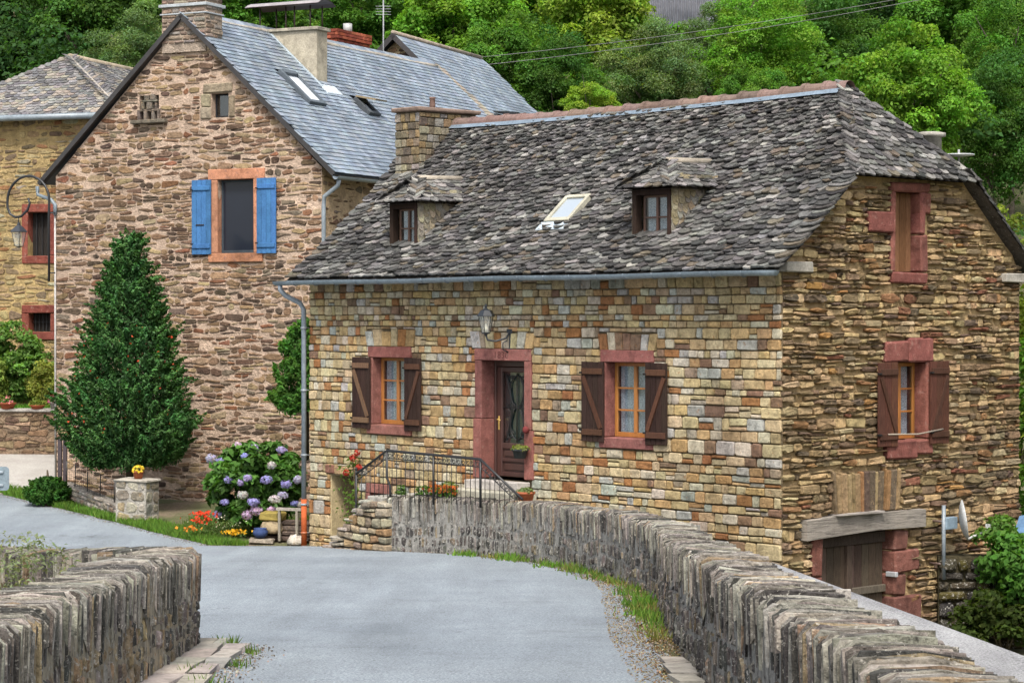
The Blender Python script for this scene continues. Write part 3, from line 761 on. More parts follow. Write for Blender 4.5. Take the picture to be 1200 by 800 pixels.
cells = masonry(gable_span, -1.4, 6.62, (.048, .128), (.10, .40), amp=.024, holes=g_holes, split=.2, big=.08)
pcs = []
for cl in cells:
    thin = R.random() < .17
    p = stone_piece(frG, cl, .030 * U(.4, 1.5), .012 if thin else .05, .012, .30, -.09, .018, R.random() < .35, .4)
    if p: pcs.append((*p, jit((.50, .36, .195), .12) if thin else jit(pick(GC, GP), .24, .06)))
for (z0, z1) in zip(np.arange(-1.2, 5.0, .36), np.arange(-.84, 5.3, .36)):       # big quoins on both corners
    pass
arch_stones(1.22, 2.83, 1.28, 1.94, 15, frG, pcs, .06, .08, GC[:5])
lay(pcs, "rubble_stone", "rubble_stone", gw, 300, "small_rubble_stones")
mb = MB(); fbox(mb, frG, -.02, .62, 5.10, 5.26, -.3, .12, (.33, .31, .27), .015, .01); mb.build("eaves_stone", "render", cot)
mb = MB(); fbox(mb, frG, DEP - .55, DEP + .1, 5.0, 5.16, -.3, .12, (.33, .31, .27), .015, .01); mb.build("eaves_stone", "render", cot)
GR = (.21, .082, .066)
surround(cot, frG, [(2.66, 3.67, 6.45, 6.60, -.3, .05), (2.66, 2.76, 5.14, 6.445, -.3, .045), (2.07, 2.70, 5.77, 6.11, -.2, .06), (3.41, 3.56, 5.76, 6.445, -.3, .045), (3.41, 3.68, 6.10, 6.44, -.2, .05), (3.41, 3.60, 5.14, 5.755, -.3, .045), (2.66, 3.58, 4.95, 5.135, -.3, .06)], GR, j=.012, b=.025)
ls = part_empty("boarded_loft_door", cot)
for k, (a, b_) in enumerate(((2.77, 2.905), (2.92, 3.10), (3.115, 3.28), (3.295, 3.41))):
    mb = MB(); fbox(mb, frG, a, b_, 5.15, 6.44, -.20, -.165, jit([(.27, .17, .11), (.24, .125, .062), (.17, .085, .045), (.22, .115, .06)][k], .08), .005); mb.build("board", "old_wood", ls)
mb = MB(); fbox(mb, frG, 2.7, 3.5, 5.1, 6.5, -.5, -.3, K, .002); mb.build("dark_interior", "dark_room", ls)
surround(cot, frG, [(2.50, 3.10, 3.68, 4.02, -.3, .06), (3.105, 3.75, 3.68, 4.07, -.3, .065), (3.58, 3.75, 2.40, 3.67, -.3, .035), (2.62, 2.75, 2.40, 3.67, -.3, .03), (2.54, 3.30, 2.10, 2.40, -.3, .07), (3.305, 3.73, 2.16, 2.40, -.3, .06)], GR, j=.015, b=.03)
window(cot, frG, 2.76, 3.57, 2.41, 3.66, -.2, 2, 3, "varnished_wood", (.33, .13, .03), True, .06)
for (a, b_, br) in ((2.24, 2.74, 1), (3.60, 4.10, -1)):
    shutter(cot, frG, a, b_, 2.32, 3.68, .075, .032, (.095, .042, .028), 3, br, "old_wood", (.075, .035, .024))
mb = MB(); mb.tube([frG(2.45, 2.52, .13), frG(3.2, 2.50, .15), frG(3.9, 2.56, .13)], .014, 5, (.35, .30, .24)); mb.build("shutter_bar", "old_wood", cot)
# barn door under the beam
mb = MB(); vs = []
for (u_, z0, z1) in ((.46, .94, 1.24), (1.2, .97, 1.28), (2.2, 1.00, 1.27), (3.46, .97, 1.26)):
    for (z, w_) in ((z0, -.3), (z0 + U(-.01, .01), .12), (z1, .12), (z1 + .01, -.3)): vs.append(frG(u_, z, w_))
fs = [(i * 4 + k, i * 4 + (k + 1) % 4, i * 4 + 4 + (k + 1) % 4, i * 4 + 4 + k) for i in range(3) for k in range(4)] + [(0, 1, 2, 3), (12, 15, 14, 13)]
mb.add(vs, fs, (.30, .27, .235)); fbox(mb, frG, 1.15, 2.3, 1.275, 1.30, -.05, .20, (.32, .29, .26), .004, .01); mb.build("timber_lintel", "beam_wood", cot)
surround(cot, frG, [(.70, .935, .35, .945, -.3, .05), (.70, .935, -1.2, .345, -.3, .045), (2.73, 3.08, .62, .945, -.3, .05), (2.73, 3.40, .25, .615, -.3, .055), (2.73, 3.06, -.12, .245, -.3, .05), (2.73, 3.44, -.55, -.125, -.3, .055), (2.73, 3.1, -1.2, -.555, -.3, .05)], (.175, .076, .06), j=.018, b=.03)
mb = MB(); fbox(mb, frG, .94, 2.72, .76, .94, -.2, -.13, (.06, .045, .037), .01); fbox(mb, frG, 1.74, 1.86, -1.2, .76, -.2, -.12, (.09, .065, .05), .01); fbox(mb, frG, 1.86, 2.72, -.05, .07, -.185, -.12, (.13, .11, .085), .01)
bd = mb.build("barn_door", "old_wood", cot)
for k in range(10):
    a = .95 + k * .177
    mb = MB(); fbox(mb, frG, a, a + .17, -1.2, .755, -.24, -.19, jit((.085, .062, .048), .25), .006); mb.build("board", "old_wood", bd)
mb = MB(); fbox(mb, frG, 2.68, 2.76, .20, .28, -.1, .10, (.36, .37, .38), .008); mb.build("metal_lock_box", "zinc", cot)
# plain rear and left walls
mb = MB(); wall_sheet(mb, frL, [(0, -1.3), (DEP, -1.3), (DEP, 5.2), (DEP / 2, 8.1), (0, 5.2)], [], -.02, (.33, .26, .17))
mb.add([(0, DEP, -1.5), (LEN, DEP, -1.5), (LEN, DEP, 5.3), (0, DEP, 5.3)], [(0, 3, 2, 1)], (.33, .26, .17)); mb.build("rear_walls", "mortar_tan", cot)

# roof
VL, VR = -.24, LEN + .24           # verges
HX, HZ = LEN + .22, 6.66           # foot of the half hip
APX = (LEN - 1.31, 3.11, 8.24)
mb = MB(); N = 14; sv = np.linspace(0, SL, N + 1)
def xr_roof(s):
    z = np.interp(s, PS, PZs); return VR if z < HZ else HX + (APX[0] - HX) * (z - HZ) / (8.24 - HZ)
vs = []; fs = []
for k, s in enumerate(sv):
    for f in (frR, frRb):
        for x in (VL, xr_roof(s)): vs.append(f(x, s, -.01))
for k in range(N):
    a = k * 4; fs += [(a, a + 1, a + 5, a + 4), (a + 3, a + 2, a + 6, a + 7)]
mb.add(vs, fs, (.09, .08, .075))
yl = y_of_z(HZ); mb.add([(HX, yl, HZ - .01), (HX, DEP - yl, HZ - .01), (APX[0], APX[1], 8.23)], [(0, 1, 2)], (.09, .08, .075))
roof = mb.build("roof", "lauze", cot)
DORM = [(2.32, .39), (8.74, .435)]                   # dormer centre x, half width of its front
DY = .43
sky_u, sky_s = (5.78, 6.40), (s_of_z(6.03), s_of_z(6.03) + .74)
def blocked(u, s):
    y, z, _ = roof_pt(s)
    for xc, hw in DORM:
        if abs(u - xc) < hw + .05 and DY - .02 < y < 1.5: return True
    if sky_u[0] - .02 < u < sky_u[1] + .02 and sky_s[0] - .05 < s < sky_s[1] - .04: return True
    if .02 < u < .78 and y > 2.05: return True
    return False
pcs = []; s = -.03; row = 0
while s < SL - .15:
    f_ = s / SL; ex = (.128 - .045 * f_) * U(.9, 1.1); wa = .24 - .10 * f_
    xr = xr_roof(min(SL, s + ex * .7)); u = VL + (U(-.1, .0)); first = True
    while u < xr - .05:
        wd = wa * U(.72, 1.35)
        if first or (xr - u) < wa * 2.2 and f_ > .05: wd = wa * U(1.5, 1.9)
        first = False
        if u + wd > xr - .08: wd = xr - u + U(.0, .04)
        uc = u + wd / 2
        if not blocked(uc, s + ex * .4):
            v, f, a = slate_piece(frR, uc, s + U(-.035, .035), wd * 1.0, ex * U(1.95, 2.25), U(.02, .04), U(.045, .08), 1., U(-.12, .12))
            pcs.append((v, f, a, lauze_col()))
        u += wd
    s += ex; row += 1
# half hip: coordinates along the eave (y) and up its slope
hsl = math.hypot(HX - APX[0], 8.24 - HZ); ha = math.atan2(8.24 - HZ, HX - APX[0])
def frH(u, s, w): return (HX - s * math.cos(ha) + math.sin(ha) * w, u, HZ + s * math.sin(ha) + math.cos(ha) * w)
s = -.06
while s < hsl - .03:
    f_ = s / hsl; ex = (.13 - .03 * f_) * U(.93, 1.07)
    a0 = yl + (APX[1] - yl) * max(0, f_); a1 = DEP - a0; u = a0 - .06
    while u < a1 + .0:
        wd = U(.15, .26); wd = min(wd, a1 + .08 - u + .02)
        v, f, a = slate_piece(frH, u + wd / 2, s + U(-.015, .015), wd * 1.05, ex * 2.1, U(.018, .032), U(.04, .065))
        pcs.append((v, f, a, lauze_col())); u += wd
    s += ex
# rear slope: only the slabs along its verge show
s = -.03
while s < s_of_z(HZ):
    ex = U(.15, .19)
    for q in range(3):
        v, f, a = slate_piece(frRb, VR - .16 - q * .3, s, .34, ex * 2.1, U(.03, .045), U(.04, .06))
        pcs.append((v, f, a * .1, lauze_col([.2, .4, .05, .3, .0, .05])))
    s += ex
lay(pcs, "roof_slab", "lauze", roof, 300, "small_roof_slabs")
# slabs lying over the hip line
for k in range(11):
    t = (k + .5) / 11; p = Vector((HX, yl, HZ)).lerp(Vector((APX[0], APX[1], 8.24)), t)
    d = (Vector((APX[0], APX[1], 8.24)) - Vector((HX, yl, HZ))).normalized(); sd = Vector((.75, -.62, -.12)).normalized()
    up = d.cross(sd) * -1
    if up.z < 0: up = -up
    T = Matrix((( d.x, sd.x, up.x, p.x), (d.y, sd.y, up.y, p.y), (d.z, sd.z, up.z, p.z), (0, 0, 0, 1)))
    mb = MB(); mb.cbox(-.13, .13, -.12, .10, .0, .055, .012, lauze_col(), .012, T @ Matrix.Rotation(-.10, 4, 'Y')); mb.build("hip_slab", "lauze", roof)
# ridge tiles on a zinc strip
nr = 21; xs = np.linspace(.80, APX[0] + .10, nr + 1)
for k in range(nr):
    a, b_ = xs[k], xs[k + 1]; mb = MB(); vs = []; fs = []; col = jit((.19, .135, .115), .2, .05); dz = U(-.012, .012) - .05 * math.sin(math.pi * (k + .5) / nr)
    for (x, r0) in ((a - .02, .165), (a + .06, .165), (a + .065, .145), (b_ + .02, .135)):
        for q in range(9):
            t = math.pi * q / 8; vs.append((x, 3.11 - math.cos(t) * r0, 8.215 + dz + math.sin(t) * r0))
    for i in range(3): fs += [(i * 9 + q, i * 9 + q + 1, i * 9 + 10 + q, i * 9 + 9 + q) for q in range(8)]
    fs.append(tuple(range(9))[::-1]); mb.add(vs, fs, col); mb.build("ridge_tile", "terracotta", roof)
mb = MB(); vs = []; 
for k, x in enumerate(np.linspace(.78, APX[0] + .04, 24)):
    dz = -.05 * math.sin(math.pi * k / 23); vs += [(x, 2.94, 8.225 + dz), (x, 2.86, 8.150 + dz + U(-.006, .006))]
mb.add(vs, [(2 * k, 2 * k + 1, 2 * k + 3, 2 * k + 2) for k in range(23)], (.17, .22, .27)); mb.build("zinc_flashing", "zinc", roof)
# gutter and downpipe
mb = MB(); vs = []; fs = []; nseg = 26; gxs = np.linspace(-.42, LEN + .30, nseg + 1)
for k, x in enumerate(gxs):
    zc = 5.075 + .02 * math.sin(k * .6) * .4 + .02 * (x / LEN)
    for q in range(9):
        t = math.pi + math.pi * q / 8; vs.append((x, -.50 + .085 * math.cos(t), zc + .085 * math.sin(t) + .02))
for k in range(nseg): fs += [(k * 9 + q, k * 9 + 9 + q, k * 9 + 10 + q, k * 9 + q + 1) for q in range(8)]
fs += [tuple(range(9)), tuple(nseg * 9 + q for q in range(9))[::-1]]
mb.add(vs, fs, (.20, .25, .29), True); gut = mb.build("gutter", "zinc", cot)
for k in range(1, 20):
    x = -.42 + k * (LEN + .72) / 20; mb = MB()
    mb.tube([(x, -.50 + .092 * math.cos(math.pi + math.pi * q / 8), 5.095 + .092 * math.sin(math.pi + math.pi * q / 8) + .02 * (x / LEN)) for q in range(9)], .008, 4, (.17, .21, .25)); mb.build("gutter_bracket", "zinc", gut)
mb = MB(); mb.tube([(-.28, -.50, 5.02), (-.28, -.50, 4.93), (-.24, -.40, 4.82), (-.10, -.16, 4.68), (-.06, -.10, 4.55), (-.06, -.10, .85)], .048, 10, (.22, .26, .30)); dp = mb.build("downpipe", "zinc", cot)
mb = MB(); mb.tube([(-.06, -.10, .90), (-.06, -.10, -.02)], .056, 10, (.42, .10, .035)); mb.build("orange_downpipe_foot", "matte", cot)
for z in (4.2, 3.0, 1.75, .80, .25):
    mb = MB(); mb.lathe([(.06, -.02), (.064, -.02), (.064, .02), (.06, .02)], (-.06, -.10, z), 10, (.25, .28, .31) if z > .5 else (.38, .12, .05)); mb.tube([(-.06, -.05, z), (-.02, .01, z)], .01, 4, (.2, .2, .2)); mb.build("pipe_clip", "zinc", dp)
# left chimney
CHX, CHY = (.03, .76), (2.12, 3.62)
chf = lambda u, v, w: (u, CHY[0] - w, v); chr_ = lambda u, v, w: (CHX[1] + w, u, v)
mb = MB(); mb.box(CHX[0], CHX[1] - .02, CHY[0] + .02, CHY[1], 6.8, 8.46, (.22, .19, .14)); ch = mb.build("stone_chimney", "mortar_tan", cot)
pcs = []
for fr, a, b_ in ((chf, CHX[0], CHX[1]), (chr_, CHY[0], CHY[1])):
    for cl in masonry(lambda v: (a, b_), 7.0, 8.44, (.12, .19), (.13, .24), amp=.004):
        p = stone_piece(fr, cl, .016, .025, .014, .14, -.03, .004)
        if p: pcs.append((*p, jit(pick([(.30, .265, .19), (.22, .185, .13), (.27, .255, .22), (.16, .13, .10), (.27, .20, .11)]), .18)))
lay(pcs, "stone_block", "dressed_stone", ch, 120, "small_stone_blocks")
mb = MB(); mb.cbox(CHX[0] - .07, CHX[1] + .07, CHY[0] - .07, CHY[1] + .07, 8.46, 8.55, .02, (.22, .16, .13), .01); mb.build("chimney_cap", "terracotta", ch)
mb = MB(); mb.lathe([(.06, 0), (.062, .08), (.055, .20), (.065, .21), (.065, .24), (.04, .24)], (.42, 2.75, 8.55), 10, (.17, .11, .09)); mb.build("chimney_pot", "terracotta", ch)
mb = MB(); mb.box(CHX[0] - .05, CHX[1] + .05, CHY[0] - .10, CHY[0] - .005, 7.05, 7.17, (.40, .46, .50)); mb.tube([(.80, 2.10, 7.17), (.80, 3.0, 8.12)], .025, 5, (.18, .17, .16)); mb.build("chimney_flashing", "zinc", ch)
# flue and dish behind the half hip
mb = MB(); mb.lathe([(.20, 0), (.20, 1.05), (.27, 1.06), (.27, 1.12), (.16, 1.14)], (11.15, 4.75, 6.42), 14, (.36, .34, .30)); mb.build("round_flue", "render", cot)
mb = MB(); mb.lathe([(.0, .0), (.26, .03), (.265, .05), (.0, .02)], (11.75, 4.75, 7.10), 16, (.55, .57, .58)); mb.tube([(11.75, 4.75, 6.8), (11.75, 4.75, 7.23)], .02, 6, (.3, .3, .3)); mb.build("flat_disc_aerial", "zinc", cot)
# skylight
mb = MB()
for (a, b_, c, d) in ((sky_u[0], sky_u[0] + .07, 0, .74), (sky_u[1] - .07, sky_u[1], 0, .74), (sky_u[0] + .07, sky_u[1] - .07, 0, .09), (sky_u[0] + .07, sky_u[1] - .07, .66, .74)):
    fbox(mb, frR, a, b_, sky_s[0] + c, sky_s[0] + d, -.0, .10, (.40, .385, .31), .008)
sk = mb.build("roof_skylight", "painted_wood", cot)
mb = MB(); fbox(mb, frR, sky_u[0] + .06, sky_u[1] - .06, sky_s[0] + .08, sky_s[0] + .68, .03, .06, (.5, .5, .5), .003); mb.build("pane", "sky_glass", sk)
mb = MB(); fbox(mb, frR, sky_u[0] - .05, sky_u[1] + .05, sky_s[0] - .22, sky_s[0] - .005, .06, .072, (.45, .52, .57), .003); mb.build("zinc_apron", "zinc", sk)
# dormers
for di, (xc, hw) in enumerate(DORM):
    frD = lambda u, v, w, xc=xc: (xc + u, DY - w, v)
    zb, zt = 5.68, 6.56; WD = (.045, .028, .022)
    mb = MB()
    for (a, b_, c, d) in ((-hw, -hw + .10, zb, zt), (hw - .07, hw, zb, zt), (-hw, hw, zt - .13, zt), (-hw, hw, zb - .10, zb)): fbox(mb, frD, a, b_, c, d, -.12, .03, jit(WD, .15), .008, .003)
    mb.box(xc - hw + .01, xc + hw - .01, DY + .3, 1.6, 5.5, 6.5, (.02, .02, .02))
    dm = mb.build("dormer", "old_wood", cot)
    wo = window(cot, frD, -hw + .16, hw - .07, zb, zt - .13, -.08, 2, 2, "varnished_wood", (.09, .045, .03), True, .04)
    mb = MB(); fbox(mb, frD, -hw - .02, hw - .03, zb - .18, zb - .085, -.05, .16, (.34, .32, .24), .012, .01); mb.build("sill_slab", "lauze", dm)
    pcs = []
    for sx in (-1, 1):           # slab-hung cheeks
        fc = (lambda u, v, w, sx=sx: (xc + sx * (hw + w), u, v))
        v = 5.55
        while v < 6.52:
            u = DY
            while u < y_of_z(v) + .12 and u < 1.55:
                wd = U(.11, .17); p = slate_piece(fc, u + wd / 2, v + U(-.02, .02), wd, .26, .014, .03, 1, .0)
                pcs.append((*p, jit(pick([(.30, .25, .155), (.36, .31, .21), (.22, .19, .14), (.26, .24, .20)]), .15))); u += wd
            v += .12
    # hipped roof of the dormer
    ez, ew, ey, az, ay = 6.54, hw + .17, DY - .20, 6.98, DY + .36
    A_, B_ = Vector((xc - ew, ey, ez)), Vector((xc + ew, ey, ez)); C_ = Vector((xc, ay, az)); E_ = Vector((xc, y_of_z(az) + .12, az + .04))
    Bb, Ab = Vector((xc + ew, y_of_z(ez) + .25, ez + .03)), Vector((xc - ew, y_of_z(ez) + .25, ez + .03))
    mb = MB()
    for q in ((A_, B_, C_), (B_, Bb, E_, C_), (Ab, A_, C_, E_)): mb.add([tuple(p) for p in q], [tuple(range(len(q)))], (.08, .07, .065))
    mb.add([tuple(p - Vector((0, 0, .03))) for p in (A_, B_, Bb, Ab)], [(3, 2, 1, 0)], (.05, .04, .035))
    mb.build("dormer_roof", "lauze", dm)
    for (P0, P1, T0, T1) in ((A_, B_, C_, C_), (B_, Bb, C_, E_), (Ab, A_, E_, C_)):
        e = (P1 - P0); el = e.length; e.normalize(); nn = (P1 - P0).cross(T0 - P0).normalized(); up = nn.cross(e); H = (T0 - P0).dot(up)
        t0, t1 = (T0 - P0).dot(e), (T1 - P0).dot(e)
        fc = lambda u, v, w: tuple(P0 + e * u + up * v + nn * w)
        s = -.04
        while s < H - .02:
            k = max(0, s / H); a0, a1 = t0 * k, el + (t1 - el) * k; u = a0 - .04; ex = U(.10, .13)
            while u < a1:
                wd = min(U(.16, .27), a1 - u + .06); p = slate_piece(fc, u + wd / 2, s, wd * 1.05, min(ex * 2, H - s + .05), U(.016, .026), .035)
                pcs.append((*p, lauze_col([.28, .14, .2, .06, .18, .14]))); u += wd
            s += ex
    lay(pcs, "dormer_slab", "lauze", dm, 130, "small_dormer_slabs")
    mb = MB(); mb.tube([tuple(C_ + Vector((0, 0, .03))), tuple(E_ + Vector((0, 0, .02)))], .06, 7, (.36, .32, .26)); mb.build("ridge_mortar", "render", dm)

# ------------------------------------------------------------------ entrance steps, landing and railing
st = thing("stone_stairs", "rough stone entrance steps and landing in front of the red door", "stairs", (AO[0], AO[1], 0), ANG_A)
frS = lambda u, v, w: (u, -1.60 - w, v)
nst = 6
for k in range(nst):
    x0 = 2.55 + k * .22; z1 = .20 + (k + 1) * .175
    mb = MB(); mb.cbox(x0, x0 + .27 if k < nst - 1 else 4.05, -1.52, -.06, z1 - .16, z1, .015, jit((.34, .32, .28), .12), .008); mb.build("step", "render", st)
mb = MB(); mb.cbox(4.0, 7.4, -1.0, -.04, .2, 1.22, .015, (.30, .28, .24), .006); mb.build("landing", "render", st)
for (a, b_, y0, z0, z1) in ((4.75, 6.45, -.62, 1.22, 1.40), (4.90, 6.28, -.34, 1.40, 1.56)):
    mb = MB(); mb.cbox(a, b_, y0, -.03, z0 + .002, z1, .012, jit((.42, .40, .34), .08), .005); mb.build("door_step", "render", st)
mb = MB(); vs = [(2.35, -1.50, -.1), (4.3, -1.50, -.1), (4.3, -1.50, 1.20), (3.72, -1.50, 1.18), (2.75, -1.50, .36), (2.35, -1.50, .16)]
mb.add(vs + [(a, -1.30, c) for a, b_, c in vs], [(0, 1, 2, 3, 4, 5), (11, 10, 9, 8, 7, 6)] + [(k, k + 6, (k + 1) % 6 + 6, (k + 1) % 6) for k in range(6)], (.30, .26, .19)); cw = mb.build("cheek_wall", "mortar_tan", st)
pcs = []
for cl in masonry(lambda v: (2.42 + max(0, (v - .12)) * 1.17, 4.32), .0, 1.17, (.10, .2), (.16, .36), amp=.03, split=.12):
    p = stone_piece(frS, cl, .03, .05, .03, .3, -.1, .015)
    if p: pcs.append((*p, jit(pick([(.36, .29, .19), (.30, .26, .20), (.40, .35, .26), (.24, .19, .14), (.33, .22, .12)]), .18)))
for k in range(6):
    x = 2.62 + k * .21; z = .30 + k * .175
    mb = MB(); mb.cbox(x - .13, x + .15, -1.635, -1.36, z - .05, z + .015, .02, (.36, .33, .27), .012); 
    pcs.append((mb.v, mb.f, 1, jit((.36, .33, .27), .15)))
lay(pcs, "cheek_stone", "rubble_stone", cw, 200, "small_cheek_stones")
rail = thing("stair_railing", "black wrought iron stair railing with scrolls above the entrance steps", "railing", (AO[0], AO[1], 0), ANG_A)
IR = (.014, .014, .015); RY = -1.43
top_pts = [(3.23, 1.62), (4.09, 2.07), (6.56, 2.03), (7.60, 1.42)]; bot_pts = [(3.23, .60), (3.95, 1.20), (6.56, 1.28), (7.62, 1.38)]
tz = lambda x: float(np.interp(x, *zip(*top_pts))); bz = lambda x: float(np.interp(x, *zip(*bot_pts)))
mb = MB(); mb.tube([(x, RY, z) for x, z in top_pts], .024, 6, IR); mb.build("handrail", "iron", rail)
mb = MB(); mb.tube([(x, RY, tz(x) - .13) for x in np.linspace(3.26, 7.38, 30)], .010, 4, IR); mb.tube([(x, RY, bz(x) + .03) for x in (3.25, 3.95)], .016, 4, IR); mb.build("lower_rail", "iron", rail)
for (x, zb_) in ((3.23, .50), (4.09, 1.15), (5.35, 1.2), (6.56, 1.22)):
    mb = MB(); pts = [(x, RY, zb_), (x, RY, tz(x) + (.06 if x < 3.3 else 0))]
    if x == 4.09: pts = [(x + .10, RY, zb_), (x + .09, RY, 1.45), (x, RY, 1.60), (x, RY, tz(x))]
    mb.tube(pts, .022, 6, IR)
    if x < 3.3: mb.lathe([(.0, 0), (.035, .03), (.0, .07)], (x, RY, tz(x) + .05), 8, IR)
    mb.build("post", "iron", rail)
xs = np.arange(3.38, 7.55, .122)
for x in xs:
    if tz(x) - bz(x) < .08: continue
    mb = MB(); mb.tube([(x, RY, bz(x) - .02), (x, RY, tz(x))], .0085, 4, IR); mb.build("baluster", "iron", rail)
    mb = MB(); r0 = .045; cx_, cz_ = x + .06, tz(x + .06) - .075
    mb.tube([(cx_ + r0 * (1 - k / 24) * math.cos(2.2 + k * .55), RY, cz_ + r0 * (1 - k / 24) * math.sin(2.2 + k * .55)) for k in range(15)], .007, 4, IR); mb.build("scroll", "iron", rail)

# ------------------------------------------------------------------ tall house behind, gable towards the road
ANG_B = math.atan2(-.448, .894); BW, BL = 7.44, 12.2
hb = thing("tall_stone_house", "tall stone house with blue shutters and blue-grey slate roof at left", "house", (-10.93, 54.33, 0), ANG_B)
frB = lambda u, v, w: (u, -w, v); frBs = lambda u, v, w: (BW + w, u, v)
BZ, BR = 7.78, 11.32
bspan = lambda v: (0, BW) if v < BZ else ((v - BZ) / (BR - BZ) * BW / 2 + .03, BW - (v - BZ) / (BR - BZ) * BW / 2 - .03)
b_holes = [(4.39, 5.93, 5.67, 7.81), (4.15, 5.12, 8.97, 9.82), (2.40, 3.05, 9.02, 9.62), (2.28, 3.25, 8.93, 9.02)]
b_open = [(4.65, 5.63, 5.87, 7.57), (4.47, 4.94, 9.0, 9.56), (2.45, 3.0, 9.03, 9.60)]
MORT = (.54, .405, .31)
mb = MB(); wall_sheet(mb, frB, [(0, -.4), (BW, -.4), (BW, BZ), (BW / 2, BR), (0, BZ)], b_open, -.0, MORT, .35); bg_w = mb.build("gable_wall", "mortar_tan", hb)
BC = [(.21, .135, .085), (.155, .10, .068), (.28, .19, .115), (.095, .067, .05), (.31, .225, .13), (.23, .11, .065), (.34, .26, .175), (.18, .14, .105)]
BP = [.22, .17, .17, .11, .11, .07, .07, .08]
def bedded(fr, span, v0, v1, holes, hh=(.042, .125), ww=(.13, .48), gap=.024, cols=BC, P=BP):
    out = []
    for cl in masonry(span, v0, v1, hh, ww, amp=.05, holes=holes, split=.2):
        if R.random() < .05: continue
        p = stone_piece(fr, cl, gap * U(.5, 1.5), .024, .010, .46, -.03, .010, R.random() < .75)
        if p: out.append((*p, jit(pick(cols, P), .2, .06)))
    return out
pcs = bedded(frB, bspan, -.3, BR - .5, b_holes)
for (a, b_, c, d) in ((4.17, 4.46, 8.98, 9.25), (4.19, 4.46, 9.26, 9.56), (4.95, 5.12, 9.0, 9.50), (4.25, 5.05, 9.57, 9.80)):
    mb = MB(); fbox(mb, frB, a, b_, c, d, -.2, .04, K, .025, .012); pcs.append((mb.v, mb.f, 9, jit((.27, .235, .165), .12)))
lay(pcs, "bedded_stone", "bedded_stone", bg_w, 300, "small_bedded_stones")
mb = MB(); wall_sheet(mb, frBs, [(0, -.4), (BL, -.4), (BL, BZ), (0, BZ)], [], -.0, (.52, .38, .24)); sw = mb.build("side_wall", "mortar_tan", hb)
lay(bedded(frBs, lambda v: (0, 4.6), 4.6, BZ - .1, [], gap=.06), "bedded_stone", "bedded_stone", sw, 150, "small_bedded_stones")
mb = MB(); mb.add([(0, 0, -.4), (0, BL, -.4), (0, BL, BZ), (0, 0, BZ)], [(0, 3, 2, 1)], MORT); mb.add([(0, BL, -.4), (BW, BL, -.4), (BW, BL, BZ), (BW / 2, BL, BR), (0, BL, BZ)], [(4, 3, 2, 1, 0)], MORT); mb.build("rear_walls", "mortar_tan", hb)
ORG = (.48, .225, .135)
surround(hb, frB, [(4.39, 5.93, 7.57, 7.81, -.3, .04), (4.42, 4.65, 5.88, 7.565, -.3, .035), (5.63, 5.84, 5.88, 7.565, -.3, .035), (4.40, 5.88, 5.67, 5.875, -.3, .055)], ORG, "sandstone", j=.003)
window(hb, frB, 4.66, 5.62, 5.88, 7.56, -.12, 1, 1, "painted_wood", (.05, .06, .075), False, .05, pane="dark_glass")
BLU = (.055, .155, .33)
shutter(hb, frB, 3.97, 4.50, 5.86, 7.57, .05, .035, BLU, 4, 0, "painted_wood", BLU); shutter(hb, frB, 5.75, 6.27, 5.86, 7.57, .05, .035, BLU, 4, 0, "painted_wood", BLU)
mb = MB(); fbox(mb, frB, 4.09, 4.32, 6.52, 6.55, .085, .10, (.02, .02, .025), .003); mb.build("shutter_latch", "iron", hb)
window(hb, frB, 4.48, 4.93, 9.01, 9.55, -.15, 1, 1, "old_wood", (.03, .03, .035), False, .03)
# pigeon niche
mb = MB(); fbox(mb, frB, 2.28, 3.25, 8.93, 9.02, -.1, .16, (.16, .14, .11), .015, .008)
for (a, b_, c, d) in ((2.40, 2.48, 9.02, 9.24), (2.60, 2.68, 9.02, 9.22), (2.80, 2.88, 9.02, 9.22), (2.98, 3.05, 9.02, 9.22), (2.40, 3.05, 9.22, 9.27), (2.52, 2.60, 9.27, 9.44), (2.68, 2.84, 9.27, 9.42), (2.90, 2.96, 9.27, 9.44), (2.50, 2.97, 9.44, 9.48), (2.60, 2.74, 9.48, 9.60), (2.76, 2.90, 9.48, 9.62)):
    fbox(mb, frB, a, b_, c, d, -.2, .05 + U(-.02, .03), jit((.17, .145, .12), .25), .01, .006)
mb.build("pigeon_niche", "rubble_stone", hb)
mb = MB(); fbox(mb, frB, 2.45, 3.0, 9.03, 9.60, -.36, -.3, K, .002); mb.build("dark_interior", "dark_room", hb)
# slate roof
EX = BW + .42; bsl = math.hypot(EX - BW / 2, BR - 7.52); ba = math.atan2(BR + .10 - 7.62, EX - BW / 2)
def frBR(u, s, w): return (EX - s * math.cos(ba) + math.sin(ba) * w, u, 7.62 + s * math.sin(ba) + math.cos(ba) * w)
def frBL(u, s, w): return (-.42 + s * math.cos(ba) - math.sin(ba) * w, u, 7.62 + s * math.sin(ba) + math.cos(ba) * w)
bsl = (EX - BW / 2) / math.cos(ba)
mb = MB(); y0, y1 = -.14, BL
for f in (frBR, frBL):
    mb.add([f(y0, 0, -.03), f(y1, 0, -.03), f(y1, bsl, -.03), f(y0, bsl, -.03)], [(0, 1, 2, 3)], (.10, .11, .12))
    fr_ = lambda u, v, w, f=f: f(u, v, w)
    mb.add([f(y0 - .02, 0, -.08), f(y0 - .02, 0, .03), f(y0 - .02, bsl, .03), f(y0 - .02, bsl, -.08), f(y0 + .14, 0, -.08), f(y0 + .14, bsl, -.08)], [(0, 1, 2, 3), (0, 3, 5, 4)], (.035, .032, .032))
broof = mb.build("roof", "slate", hb)
B_SKY = [(1.85, 2.62, 2.62, 3.80), (4.55, 5.10, 2.55, 3.15)]
pcs = []; s = .0
